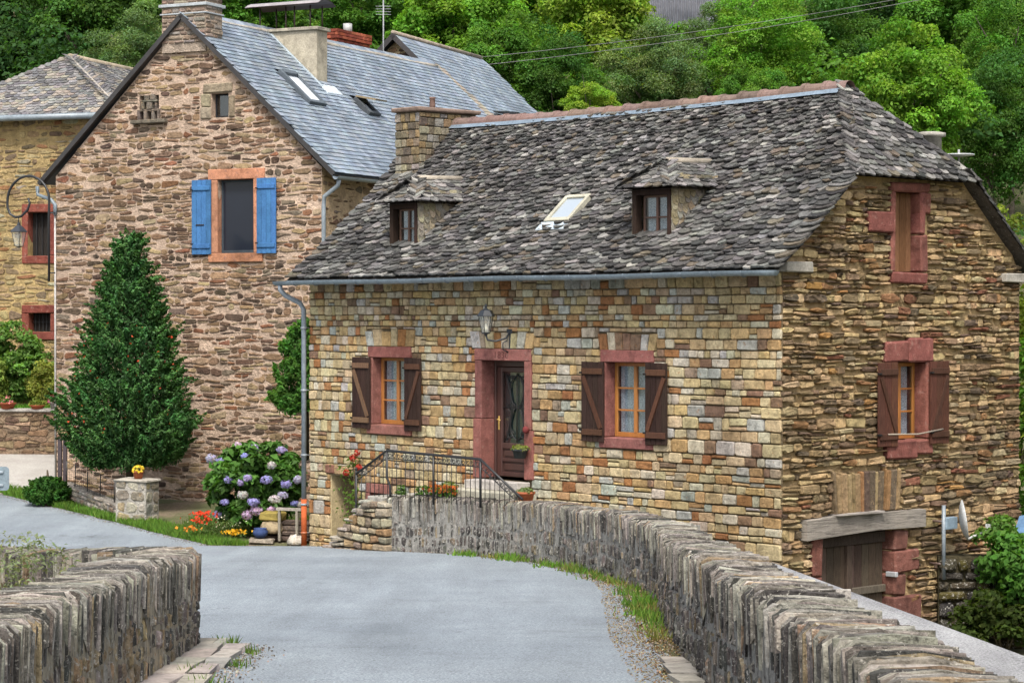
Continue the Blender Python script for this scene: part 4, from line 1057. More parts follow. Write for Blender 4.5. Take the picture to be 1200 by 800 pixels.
while s < bsl - .03:
    u = -.14 + (.1 if int(s / .15) % 2 else 0) - .0
    while u < BL:
        wd = .20 * U(.9, 1.1); uc = u + wd / 2
        if -.16 < uc and not any(a - .05 < uc < b_ + .05 and c - .05 < s < d for a, b_, c, d in B_SKY):
            p = slate_piece(frBR, uc, s + U(-.006, .006), wd * .95, .30, .012, .036, 0.)
            pcs.append((*p, jit(pick(SLATE), .10, .03)))
        u += wd
    s += .15
mbx = MB()
for v, f, a, c in pcs: mbx.add(v, f, c)
mbx.build("slate_courses", "slate", broof, kind="stuff")
mb = MB(); mb.tube([(BW / 2, y, BR + .07 + .012 * math.sin(y * 2.2)) for y in np.linspace(.45, BL, 30)], .085, 7, (.36, .33, .28)); mb.build("ridge_mortar", "render", broof)
mb = MB(); vs = []
for k in range(9):
    t = math.pi + math.pi * k / 8; vs += [(EX + .06 + .08 * math.cos(t), -.2, 7.56 + .08 * math.sin(t)), (EX + .06 + .08 * math.cos(t), BL, 7.56 + .08 * math.sin(t))]
mb.add(vs, [(2 * k, 2 * k + 1, 2 * k + 3, 2 * k + 2) for k in range(8)], (.22, .26, .29), True); mb.build("gutter", "zinc", hb)
mb = MB(); mb.tube([(EX + .06, -.05, 7.48), (EX + .03, -.05, 7.35), (BW + .08, -.02, 7.12), (BW + .06, -.02, 6.9), (BW + .06, -.02, .0)], .05, 8, (.24, .28, .31)); mb.build("downpipe", "zinc", hb)
mb = MB(); mb.tube([(-.52, -.05, 7.55), (-.50, -.05, 7.35), (-.1, -.06, 7.22), (.02, -.06, 7.1), (.02, -.06, 6.85)], .045, 8, (.20, .25, .29)); mb.tube([(.0, -.035, 6.9), (.0, -.035, .4)], .025, 6, (.42, .40, .38)); mb.build("corner_pipe", "zinc", hb)
# gable chimney
mb = MB(); mb.box(3.13, 4.35, -.06, .62, 10.55, 11.84, (.42, .34, .27)); gc = mb.build("gable_chimney", "mortar_tan", hb)
pcs = []
for fr, a, b_ in ((lambda u, v, w: (u, -.06 - w, v), 3.13, 4.35), (lambda u, v, w: (4.35 + w, u, v), -.06, .62)):
    for cl in masonry(lambda v: (a, b_), 10.75, 11.82, (.07, .13), (.14, .4), amp=.015, split=.1):
        p = stone_piece(fr, cl, .03, .03, .015, .35, -.03, .01)
        if p: pcs.append((*p, jit(pick([(.30, .22, .17), (.22, .16, .125), (.36, .29, .23), (.28, .25, .22)]), .18)))
lay(pcs, "bedded_stone", "bedded_stone", gc, 120, "small_bedded_stones")
mb = MB(); mb.cbox(3.07, 4.41, -.12, .68, 11.60, 11.67, .008, (.38, .41, .43)); mb.cbox(3.09, 4.39, -.10, .66, 11.42, 11.455, .008, (.36, .39, .41)); mb.build("zinc_bands", "zinc", gc)
mb = MB(); mb.cbox(3.05, 4.43, -.14, .70, 11.84, 11.93, .02, (.25, .19, .12), .01); mb.build("mossy_cap", "render", gc)
# rendered chimney with sheet metal hood, brick chimney
cy0, cy1 = 3.55, 4.05; cx0, cx1 = 3.30, 5.13
mb = MB(); mb.cbox(cx0, cx1, cy0, cy1, 9.6, 11.40, .01, (.40, .36, .28), .0); mc = mb.build("hooded_chimney", "render", hb)
mb = MB(); mb.cbox(cx0 - .06, cx1 + .06, cy0 - .06, cy1 + .06, 11.40, 11.48, .012, (.34, .31, .25), .006); mb.build("chimney_cap", "render", mc)
mb = MB()
for x in (3.45, 3.72, 4.20, 4.45, 4.9): mb.tube([(x, cy0 + (.08 if x != 3.72 else .4), 11.46), (x, cy0 + (.08 if x != 3.72 else .4), 12.02)], .02, 5, (.05, .03, .025))
mb.tube([(5.02, cy1 - .06, 11.46), (5.02, cy1 - .06, 12.02)], .02, 5, (.05, .03, .025)); mb.build("hood_rods", "iron", mc)
mb = MB(); vs = []
for k in range(7):
    t = -1 + k / 3; z = 12.16 - .13 * t * t; vs += [(cx0 - .14, (cy0 + cy1) / 2 + t * .42, z), (cx1 + .14, (cy0 + cy1) / 2 + t * .42, z)]
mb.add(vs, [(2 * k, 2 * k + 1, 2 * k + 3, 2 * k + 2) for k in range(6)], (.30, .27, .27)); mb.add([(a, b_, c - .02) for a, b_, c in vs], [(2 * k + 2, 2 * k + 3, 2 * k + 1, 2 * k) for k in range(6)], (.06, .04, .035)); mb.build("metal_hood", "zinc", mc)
mb = MB(); fbox(mb, frBR, cy0 - .10, cy0 - .01, bsl - 2.15, bsl - .15, .01, .06, (.30, .36, .40), .006); fbox(mb, frBR, cy0 - .1, cy1 + .12, bsl - 2.38, bsl - 2.05, .03, .05, (.50, .56, .60), .004); mb.build("chimney_flashing", "zinc", mc)
by0, by1, bx0, bx1 = 7.3, 9.0, 2.85, 3.45
mb = MB(); mb.box(bx0 + .02, bx1 - .02, by0 + .02, by1 - .02, 10.4, 11.95, (.20, .12, .09)); bc = mb.build("brick_chimney", "mortar_tan", hb)
nb = 0
for r in range(11):
    z = 11.02 + r * .085; ex = .04 if r >= 8 else 0
    for (a0, a1, fixed, ax) in ((by0, by1, bx1, 0), (bx0, bx1, by0, 1)):
        u = a0 - ex + (.11 if r % 2 else 0) - (.11 if r % 2 else 0)
        first = .12 if r % 2 else .24
        while u < a1 + ex - .02:
            wd = min(first, a1 + ex - u); first = .24; mb = MB(); c = jit(pick([(.30, .08, .045), (.36, .11, .06), (.22, .06, .04)]), .2)
            if ax == 0: mb.cbox(fixed - .1, fixed + .012 + ex, u + .006, u + wd - .006, z, z + .074, .006, c, .003)
            else: mb.cbox(u + .006, u + wd - .006, fixed - .012 - ex, fixed + .1, z, z + .074, .006, c, .003)
            mb.build("brick", "terracotta", bc); u += wd
mb = MB(); mb.lathe([(.12, 0), (.12, .26), (.10, .26)], ((bx0 + bx1) / 2, 8.35, 11.95), 10, (.40, .40, .39)); mb.build("flue_pot", "zinc", bc)
mb = MB(); mb.cbox(bx0 - .05, bx1 + .05, by0 - .05, by1 + .05, 11.29, 11.33, .006, (.40, .42, .43)); mb.build("zinc_band", "zinc", bc)
# skylights
def roof_window(a, b_, c, d, col, pane, label):
    mb = MB(); fbox(mb, frBR, a, a + .10, c, d, -.02, .13, col, .008); fbox(mb, frBR, b_ - .10, b_, c, d, -.02, .11, col, .008); fbox(mb, frBR, a + .10, b_ - .10, c, c + .10, -.02, .12, col, .008); fbox(mb, frBR, a + .10, b_ - .10, d - .14, d, -.02, .15, col, .008)
    o = mb.build("roof_skylight", "painted_wood", hb, label); mb = MB(); fbox(mb, frBR, a + .09, b_ - .09, c + .09, d - .12, .04, .07, (.5,) * 3, .003); mb.build("pane", pane, o); return o
roof_window(*B_SKY[0], (.10, .12, .14), "pale_glass", "closed skylight with a pale pane")
o = roof_window(*B_SKY[1], (.08, .09, .10), "dark_glass", "skylight with its sash tilted open")
mb = MB(); a, b_, c, d = B_SKY[1]
vs = [frBR(a, d, .12), frBR(b_, d, .12), frBR(b_, c + .1, .42), frBR(a, c + .1, .42)]; vs += [frBR(a, d, .17), frBR(b_, d, .17), frBR(b_, c + .1, .47), frBR(a, c + .1, .47)]
mb.add(vs, [(3, 2, 1, 0), (4, 5, 6, 7), (0, 1, 5, 4), (1, 2, 6, 5), (2, 3, 7, 6), (3, 0, 4, 7)], (.30, .24, .15)); mb.build("open_sash", "painted_wood", o)

# ------------------------------------------------------------------ house at the far left edge
hc = thing("hipped_house", "yellowish rubble house with hipped slab roof and red windows at the left edge", "house", (-15.6, 61.7, 0), math.radians(-18))
CW, CL = 5.4, 8.0
frC = lambda u, v, w: (u, -w, v)
u_of = lambda X: (X + 15.6) / math.cos(math.radians(18))
c_open = [(2.74, 3.40, 6.05, 7.22), (2.76, 3.42, 4.02, 4.52)]
c_holes = [(2.56, 3.58, 5.84, 7.44), (2.56, 3.60, 3.80, 4.74)]
mb = MB(); wall_sheet(mb, frC, [(0, -.4), (CW, -.4), (CW, 9.75), (0, 9.75)], c_open, 0, (.42, .31, .15), .3); cwall = mb.build("front_wall", "mortar_tan", hc)
lay(bedded(frC, lambda v: (0, CW), .9, 9.7, c_holes, (.08, .18), (.18, .55), .045, [(.30, .225, .12), (.23, .17, .10), (.36, .28, .15), (.17, .125, .085), (.27, .14, .07), (.33, .30, .22)], [.26, .22, .2, .14, .1, .08]), "rubble_stone", "rubble_stone", cwall, 300, "small_rubble_stones")
mb = MB(); mb.add([(CW, 0, -.4), (CW, CL, -.4), (CW, CL, 9.75), (CW, 0, 9.75)], [(0, 1, 2, 3)], (.42, .31, .15)); mb.add([(0, 0, -.4), (0, CL, -.4), (0, CL, 9.75), (0, 0, 9.75)], [(3, 2, 1, 0)], (.42, .31, .15)); mb.build("side_walls", "mortar_tan", hc)
for (a, b_, c, d, oa, ob, oc, od) in ((2.56, 3.58, 5.84, 7.44, *c_open[0]), (2.56, 3.60, 3.80, 4.74, *c_open[1])):
    surround(hc, frC, [(a, b_, od, d, -.3, .04), (a, oa, oc, od - .005, -.3, .035), (ob, b_, oc, od - .005, -.3, .035), (a, b_, c, oc - .005, -.3, .045)], (.20, .06, .045), j=.01, b=.02)
    mb = MB(); fbox(mb, frC, oa, ob, oc, od, -.32, -.25, (.03, .026, .024), .004)
    for k in range(1, 4 if od - oc > 1 else 6): x = oa + (ob - oa) * k / (4 if od - oc > 1 else 6); fbox(mb, frC, x - .012, x + .012, oc, od, -.2, -.17, (.035, .035, .037), .003)
    if od - oc < 1: fbox(mb, frC, oa, ob, (oc + od) / 2 - .01, (oc + od) / 2 + .01, -.19, -.16, (.035, .035, .037), .003)
    mb.build("barred_window", "old_wood", hc)
er = .35; pk = (CW / 2, 2.35, 11.62); rz_ = 9.78
A_, B_, C_ = Vector((-er, -er, rz_)), Vector((CW + er, -er, rz_)), Vector(pk); Bb, Ab = Vector((CW + er, CL, rz_)), Vector((-er, CL, rz_)); E_ = Vector((CW / 2, CL, 11.62))
mb = MB()
for q in ((A_, B_, C_), (B_, Bb, E_, C_), (Ab, A_, C_, E_)): mb.add([tuple(p) for p in q], [tuple(range(len(q)))], (.10, .095, .09))
croof = mb.build("roof", "lauze", hc)
pcs = []
for (P0, P1, T0, T1) in ((A_, B_, C_, C_), (B_, Bb, C_, E_)):
    e = (P1 - P0); el = e.length; e.normalize(); nn = (P1 - P0).cross(T0 - P0).normalized(); up = nn.cross(e); H = (T0 - P0).dot(up); t0, t1 = (T0 - P0).dot(e), (T1 - P0).dot(e)
    fc = lambda u, v, w: tuple(P0 + e * u + up * v + nn * w)
    s = -.05
    while s < H - .02:
        k = max(0, s / H); a0, a1 = t0 * k, el + (t1 - el) * k; u = a0 - .04
        while u < a1:
            wd = min(U(.19, .28), a1 - u + .06); p = slate_piece(fc, u + wd / 2, s, wd * 1.04, .30, U(.014, .024), .04); pcs.append((*p, jit(pick([(.18, .178, .18), (.13, .128, .13), (.24, .235, .23), (.29, .26, .215)]), .15))); u += wd
        s += .145
mbx = MB()
for v, f, a, c in pcs: mbx.add(v, f, c)
mbx.build("slab_courses", "lauze", croof, kind="stuff")
mb = MB(); mb.tube([tuple(C_ + Vector((0, 0, .03))), tuple(E_ + Vector((0, 0, .03)))], .09, 7, (.36, .30, .22)); mb.tube([tuple(B_ + Vector((0, 0, .02))), tuple(C_ + Vector((0, 0, .03)))], .05, 6, (.36, .33, .29)); mb.build("ridge_mortar", "render", croof)
mb = MB(); mb.tube([(-er, -er - .06, rz_ - .06), (CW + er, -er - .06, rz_ - .06)], .085, 8, (.20, .24, .27)); mb.build("gutter", "zinc", hc)

# ------------------------------------------------------------------ slate roofed house behind the tall one
hd = thing("far_slate_house", "far house with slate roof and small stone gable behind the tall house", "house", (-3.35, 66.0, 0), math.radians(-21))
DW, DL, DR, DE = 4.3, 6.3, 12.62, 8.5       # half width, length, ridge, eaves
mb = MB(); mb.add([(-DW, 0, 0), (DW, 0, 0), (DW, 0, DE), (0, 0, DR - .15), (-DW, 0, DE)], [(0, 1, 2, 3, 4)], (.42, .33, .20)); mb.add([(DW, 0, 0), (DW, DL, 0), (DW, DL, DE), (DW, 0, DE)], [(0, 1, 2, 3)], (.42, .33, .2)); mb.add([(-DW, DL, 0), (DW, DL, 0), (DW, DL, DE), (0, DL, DR - .15), (-DW, DL, DE)], [(4, 3, 2, 1, 0)], (.42, .33, .2)); dwall = mb.build("gable_wall", "mortar_tan", hd)
frD2 = lambda u, v, w: (u, -w, v)
lay(bedded(frD2, lambda v: (-max(0, (DR - .2 - v) * DW / (DR - DE)), max(0, (DR - .2 - v) * DW / (DR - DE))), 10.2, DR - .3, [], (.1, .19), (.2, .5), .05), "bedded_stone", "bedded_stone", dwall, 200)
da = math.atan2(DR - DE, DW); dsl = math.hypot(DR - DE, DW) + .3
def frDR(u, s, w): return (s * math.cos(da) + math.sin(da) * w, u, DR - s * math.sin(da) + math.cos(da) * w)
def frDL(u, s, w): return (-s * math.cos(da) - math.sin(da) * w, u, DR - s * math.sin(da) + math.cos(da) * w)
mb = MB()
for f in (frDR, frDL):
    mb.add([f(-.3, 0, 0), f(DL + .3, 0, 0), f(DL + .3, dsl, 0), f(-.3, dsl, 0)], [(0, 1, 2, 3)], (.12, .13, .14)); mb.add([f(-.31, 0, .03), f(-.31, dsl, .03), f(-.31, dsl, -.12), f(-.31, 0, -.12)], [(0, 1, 2, 3)], (.035, .03, .03))
droof = mb.build("roof", "slate", hd); mbx = MB(); s = dsl - .28
while s > -.02:
    u = -.3
    while u < DL + .3:
        wd = .22 * U(.9, 1.1); col = jit(pick(SLATE), .12, .03)
        if s > .9 and u < 1.0 + (s - .9) * .2: col = jit((.34, .29, .22), .18)
        v_, f_, a_ = slate_piece(lambda a, b_, w: frDR(a, s + .3 - b_, w), u + wd / 2, 0, wd * .96, .30, .010, .026, 0.); mbx.add(v_, f_, col); u += wd
    s -= .16
mbx.build("slate_courses", "slate", droof, kind="stuff")
mb = MB(); mb.tube([(0, -.3, DR + .03), (0, DL + .3, DR + .03)], .07, 6, (.36, .30, .24)); mb.build("ridge_mortar", "render", droof)
mb = MB(); fbox(mb, lambda u, v, w: frDR(u, v, w), 1.45, 2.05, 3.35, 4.1, .0, .12, (.05, .055, .06), .01); vs = [frDR(1.45, 3.3, .1), frDR(2.05, 3.3, .1), frDR(2.05, 3.85, .55), frDR(1.45, 3.85, .55)]; mb.add(vs + [(a, b_, c + .05) for a, b_, c in vs], [(0, 1, 2, 3), (4, 5, 6, 7), (0, 1, 5, 4), (1, 2, 6, 5), (2, 3, 7, 6), (3, 0, 4, 7)], (.03, .035, .04)); mb.build("open_skylight", "painted_wood", hd)
# television aerial beside the brick chimney
ar = thing("television_aerial", "thin grey television aerial mast beside the brick chimney", "aerial", (-3.72, 65.6, 10.6))
mb = MB(); mb.tube([(0, 0, 0), (0, 0, 3.2)], .022, 5, (.25, .26, .27)); mb.build("mast", "zinc", ar)
mb = MB(); mb.tube([(-.55, -.2, 3.1), (.55, .2, 3.12)], .012, 4, (.4, .41, .42))
for k in range(8): t = -.5 + k / 7; mb.tube([(t + .07, .37 * t - .2, 3.11), (t - .07, .37 * t + .2, 3.11)], .007, 4, (.4, .41, .42))
for k in range(4): mb.tube([(-.22, 0, 2.55 + k * .08), (.22, 0, 2.55 + k * .08)], .007, 4, (.4, .41, .42))
mb.build("antenna", "zinc", ar)
# barn on the hill
bn = thing("hillside_barn", "grey corrugated metal barn roof among the trees at the top edge", "barn", (6.45, 98, 14.0), math.radians(-6))
mb = MB(); nx2 = 184; vs = []
for k in range(nx2 + 1):
    x = -1.3 + 3.7 * k / nx2; dz = .06 * math.sin(k * math.pi / 4.0)
    vs += [(x, 0, 2.95 + dz), (x, 3.2, 5.3 + dz)]
mb.add(vs, [(2 * k, 2 * k + 2, 2 * k + 3, 2 * k + 1) for k in range(nx2)], (.12, .122, .135)); mb.build("corrugated_roof", "zinc", bn)
mb = MB(); mb.box(-1.1, 2.2, .3, 6.2, -4, 2.9, (.03, .025, .022)); mb.build("barn_wall", "old_wood", bn)
mb = MB(); mb.add([(-1.3, 3.2, 5.28), (2.4, 3.2, 5.28), (2.4, 6.4, 3.0), (-1.3, 6.4, 3.0)], [(0, 1, 2, 3)], (.3, .3, .32)); mb.build("rear_roof", "zinc", bn)
# power lines
for k, (dz, lab) in enumerate(((0, "lower of two thin power lines crossing in front of the wooded hill"), (.28, "upper of two thin power lines crossing in front of the wooded hill"))):
    mb = MB(); p0, p1 = Vector((-3.2, 73.5, 12.35 + dz)), Vector((19, 73.5, 15.9 + dz * .4))
    mb.tube([tuple(p0.lerp(p1, t) - Vector((0, 0, 1.1 * 4 * t * (1 - t) * .35))) for t in np.linspace(0, 1, 24)], .009, 4, (.16, .16, .16)); tag(mb.build("power_line", "iron"), lab, "cable")

# ------------------------------------------------------------------ low felt roof beyond the right parapet
lt = thing("lean_to_roof", "low grey gritty sloping slab just beyond the right parapet", "shed roof", (0, 0, 0))
mb = MB(); N = 20; vs = []
for k in range(N + 1):
    t = k / N; y = 30.0 + (10.0 - 30.0) * t; xo = 2.80 + (6.0 - 2.80) * t + .0; xi = 2.32 if y > 24 else 2.15
    zi, zo = 1.38 + .10 * t, 1.40 + .12 * t
    vs += [(xi - .1, y, zi - .05), (xo, y, zo), (xo, y, zo - .12)]
fs = []
for k in range(N): a = k * 3; fs += [(a, a + 1, a + 4, a + 3)[::-1], (a + 1, a + 2, a + 5, a + 4)[::-1]]
mb.add(vs, fs); mb.build("roof_sheet", "felt", lt)
mb = MB(); mb.add([(2.75, 29.6, -1.2), (5.9, 10.2, -1.2), (5.9, 10.2, 1.40), (2.75, 29.6, 1.30)], [(0, 1, 2, 3)], (.3, .25, .18)); mb.add([(2.1, 29.6, -1.2), (2.75, 29.6, -1.2), (2.75, 29.6, 1.3), (2.1, 29.6, 1.3)], [(0, 1, 2, 3)], (.3, .25, .18)); mb.build("wall", "mortar_tan", lt)

# ------------------------------------------------------------------ foliage tools
def unit(v): return v / (np.linalg.norm(v, axis=1, keepdims=True) + 1e-9)
def leaves(P, Nn, size, col, aspect=.5, fold=.18, var=.35, tdir=None):
    """one bent rhombic leaf per point; returns vertices, quads, colours"""
    n_ = len(P); a = R.normal(size=(n_, 3)) if tdir is None else tdir + R.normal(size=(n_, 3)) * .35
    t = unit(a - Nn * np.sum(a * Nn, 1, keepdims=True)); b_ = np.cross(Nn, t)
    sz = size * R.uniform(.6, 1.35, (n_, 1))
    V = np.stack([P - t * sz * .5, P + b_ * sz * aspect * .5 + Nn * sz * fold, P + t * sz * .5 - Nn * sz * fold * .5, P - b_ * sz * aspect * .5 + Nn * sz * fold], 1).reshape(-1, 3)
    F = np.arange(n_ * 4).reshape(-1, 4)
    c = np.asarray(col, float)
    if c.ndim == 1: c = np.tile(c, (n_, 1))
    c = c * R.uniform(1 - var, 1 + var, (n_, 1)) * R.uniform(.9, 1.1, (n_, 3))
    return V, F, np.repeat(np.clip(c, .004, 1), 4, axis=0)
def merge(parts):
    V = []; F = []; C = []; o = 0
    for v, f, c in parts: V.append(v); F.append(f + o); C.append(c); o += len(v)
    return np.concatenate(V), np.concatenate(F), np.concatenate(C)
def clumps(centers, radii, per, size, cols, up=.35, aspect=.55, hollow=.55, var=.3, flat_=.8):
    out = []
    for c, r, col in zip(centers, radii, cols):
        k = max(8, int(per * (r / np.mean(radii)) ** 2)); d = unit(R.normal(size=(k, 3))); d[:, 2] = np.where(d[:, 2] < -.35, -d[:, 2], d[:, 2])
        rad = r * (hollow + (1 - hollow) * R.random((k, 1)) ** .6) * R.uniform(.8, 1.15, (k, 1))
        P = np.asarray(c) + d * rad * np.array([1, 1, flat_])
        Nn = unit(d * .7 + np.array([0, 0, up]) + R.normal(size=(k, 3)) * .42)
        out.append(leaves(P, Nn, size, col, aspect, var=var))
    return merge(out)
def mesh_obj(name, vfc, mat, parent=None, label=None, kind=None):
    me = np_mesh(name, *vfc); me.materials.append(M[mat]); return tag(link(bpy.data.objects.new(name, me), parent), label, kind=kind)
def limbs(mb, base, h, spread, n_, r0, col):
    p0 = Vector(base); trunk = [p0]; 
    for k in range(1, 6): trunk.append(Vector((base[0] + U(-.12, .12) * k * spread * .1, base[1] + U(-.12, .12) * k * spread * .1, base[2] + h * .78 * k / 5)))
    mb.tube([tuple(p) for p in trunk], [r0 * (1 - .8 * k / 5) for k in range(6)], 7, col)
    for k in range(n_):
        i = int(R.integers(2, 5)); a = U(0, 6.28); q = trunk[i]; L = spread * U(.5, .95); e = q + Vector((math.cos(a) * L, math.sin(a) * L, L * U(.4, 1.0)))
        m_ = q.lerp(e, .5) + Vector((0, 0, U(0, .15) * L)); mb.tube([tuple(q), tuple(m_), tuple(e)], [r0 * .4, r0 * .25, r0 * .08], 5, col)
def crown_points(n_, cz, rx, rz, shape='round'):
    C = []; rad = []
    for k in range(n_):
        d = R.normal(size=3); d /= np.linalg.norm(d); rr = R.random() ** .33 * (1 + .18 * math.sin(3 * math.atan2(d[1], d[0]) + n_))
        if shape == 'cone': t = R.random(); w_ = (1 - t) * .92 + .08; C.append((d[0] * rx * w_, d[1] * rx * w_, cz - rz + 2 * rz * t))
        else: C.append((d[0] * rx * rr, d[1] * rx * rr, cz + d[2] * rz * rr))
        rad.append(R.uniform(.32, 1.05))
    return np.array(C), np.array(rad)

# ------------------------------------------------------------------ hillside wood
GREENS = {'dark': (.066, .150, .034), 'mid': (.098, .215, .038), 'bright': (.140, .285, .040), 'lime': (.195, .310, .044), 'grey': (.130, .205, .082), 'deep': (.046, .105, .034)}
variants = {}
def variant(key, shade, seed_n, leafsz, per, ncl, rx=3.1, rz=3.4):
    cs, rad = crown_points(ncl, 6.4, rx, rz)
    base = np.array(GREENS[shade]); cols = [base * R.uniform(.72, 1.3) * np.array([R.uniform(.85, 1.2), 1, R.uniform(.8, 1.1)]) for _ in range(ncl)]
    me = np_mesh("crown", *clumps(cs, rad, per, leafsz, cols, up=.45, aspect=.65, flat_=.8)); me.materials.append(M["leaf"])
    mb = MB(); limbs(mb, (0, 0, 0), 9.0, 2.6, 9, .20, (.11, .095, .075)); tm = mb.mesh("trunk"); tm.materials.append(M["matte"])
    variants[key] = (me, tm)
for sh in ('dark', 'mid', 'bright', 'lime', 'grey', 'deep'):
    variant(sh, sh, 0, {'dark': .17, 'mid': .18, 'bright': .20, 'lime': .20, 'grey': .13, 'deep': .17}[sh], {'grey': 260}.get(sh, 170), 175, {'grey': 2.9, 'lime': 2.9}.get(sh, 3.1), {'grey': 3.7, 'dark': 3.8}.get(sh, 3.4))
variant('mid2', 'mid', 0, .15, 200, 175, 2.8, 3.9); variant('bright2', 'bright', 0, .15, 200, 175, 3.4, 3.0)
def px_at(px, py, Y): return (px - 600) / 2655 * Y, CZ - (py - 372) / 2655 * Y
def tree(var_, X, Y, zc, r, label, rz=None, name="broadleaf_tree", group="trees on the wooded hillside"):
    hz = float(ground_z(X, Y)); k = r / 3.2; h = max(zc - hz, 6.0 * k)
    o = thing(name, label, "tree", (X, Y, zc - h), U(0, 6.28), group)
    cm, tm = variants[var_]
    c = link(bpy.data.objects.new("crown", cm), o); c.scale = (k, k, k * U(.95, 1.1)); c.location = (0, 0, h - 6.4 * k)
    t = link(bpy.data.objects.new("trunk", tm), o); t.scale = (k, k, h / 6.2)
    return o
TREES = [  # variant, pixel of the crown centre, depth, crown radius in pixels, label
    ('deep', 30, 30, 92, 95, "dark leafy tree above the hipped house at the top left corner"),
    ('dark', 115, 25, 86, 80, "dark tree with yellowish sprays left of the gable chimney"),
    ('grey', 165, 88, 79, 60, "grey-green drooping tree against the left rake of the tall house"),
    ('deep', 200, 10, 96, 80, "deep green tree right behind the stone gable chimney"),
    ('mid', 285, 5, 88, 70, "mid green tree between the gable chimney and the metal hood"),
    ('mid2', 425, 12, 84, 72, "green tree rising above the brick chimney"),
    ('bright', 530, 50, 82, 70, "fresh green tree right of the aerial above the far slate roof"),
    ('mid', 590, 95, 78, 55, "rounded green tree touching the end of the far slate roof"),
    ('bright', 625, 25, 92, 62, "bright green tree at the top edge above the far slate roof"),
    ('lime', 700, 40, 86, 72, "brightest lime green tree left of the corrugated barn roof"),
    ('dark', 655, 120, 77, 50, "dark green tree just above the left half of the cottage ridge"),
    ('lime', 692, 132, 75, 34, "small yellow-green bushy tree on the cottage ridge line"),
    ('grey', 765, 112, 80, 62, "dull grey-green feathery tree below the corrugated barn roof"),
    ('grey', 838, 70, 88, 52, "grey-green tree at the right corner of the corrugated barn roof"),
    ('bright2', 893, 60, 84, 62, "light green tree crossed by the power lines right of the barn"),
    ('mid', 880, 128, 78, 40, "low green tree over the right half of the cottage ridge"),
    ('dark', 965, 70, 88, 72, "dark tree behind the upper right end of the cottage ridge"),
    ('deep', 1030, 25, 96, 70, "deep green tree at the top edge above the ridge end"),
    ('bright', 1072, 132, 74, 72, "large rounded bright tree behind the half hip and flue"),
    ('mid', 1120, 40, 90, 72, "mid green tree at the top edge above the round bright tree"),
    ('mid2', 1185, 75, 84, 70, "green tree at the right edge near the top corner"),
    ('dark', 1165, 165, 78, 62, "dark green tree right of the flue at the right edge"),
    ('bright2', 985, 120, 80, 36, "small bright tree peeping over the ridge end of the cottage"),
    ('deep', 480, 0, 100, 60, "dark tree at the top edge behind the aerial"),
    ('deep', 765, -40, 110, 60, "dark tree behind the corrugated barn roof"),
    ('mid', 1000, -25, 104, 60, "green tree cut by the top edge above the power lines"),
    ('dark', 350, 10, 98, 65, "dark tree seen through the rods of the metal hood"),
]
for v_, px, py, Y, r, lab in TREES:
    X, zc = px_at(px, py, Y); tree(v_, X, Y, zc, r / 2655 * Y, lab)
# the mass of the wood behind and between them
cs = []; cols = []
for Y in np.arange(76, 150, 5.5):
    for X in np.arange(-.27 * Y - 6, .27 * Y + 6, 4.2):
        x, y = X + U(-1.6, 1.6), Y + U(-2, 2); px = 600 + x / y * 2655
        if 745 < px < 850 and 80 < y < 97: continue
        z0 = float(ground_z(x, y)); dk = 'deep' if px < 220 else pick(['dark', 'mid', 'deep', 'bright'], [.4, .25, .25, .1]); base = np.array(GREENS[dk])
        for k in range(int(R.integers(7, 12))):
            d = R.normal(size=3); cs.append((x + d[0] * 1.3, y + d[1] * 1.3, z0 + U(.4, 7.5))); cols.append(base * R.uniform(.75, 1.35))
mesh_obj("hillside_wood", clumps(np.array(cs), R.uniform(.8, 1.5, len(cs)), 150, .21, cols, up=.6, aspect=.7, flat_=.65), "leaf", None, None)
tag(bpy.data.objects["hillside_wood"], "dense mixed wood covering the steep hillside behind the houses", "wood", kind="stuff")

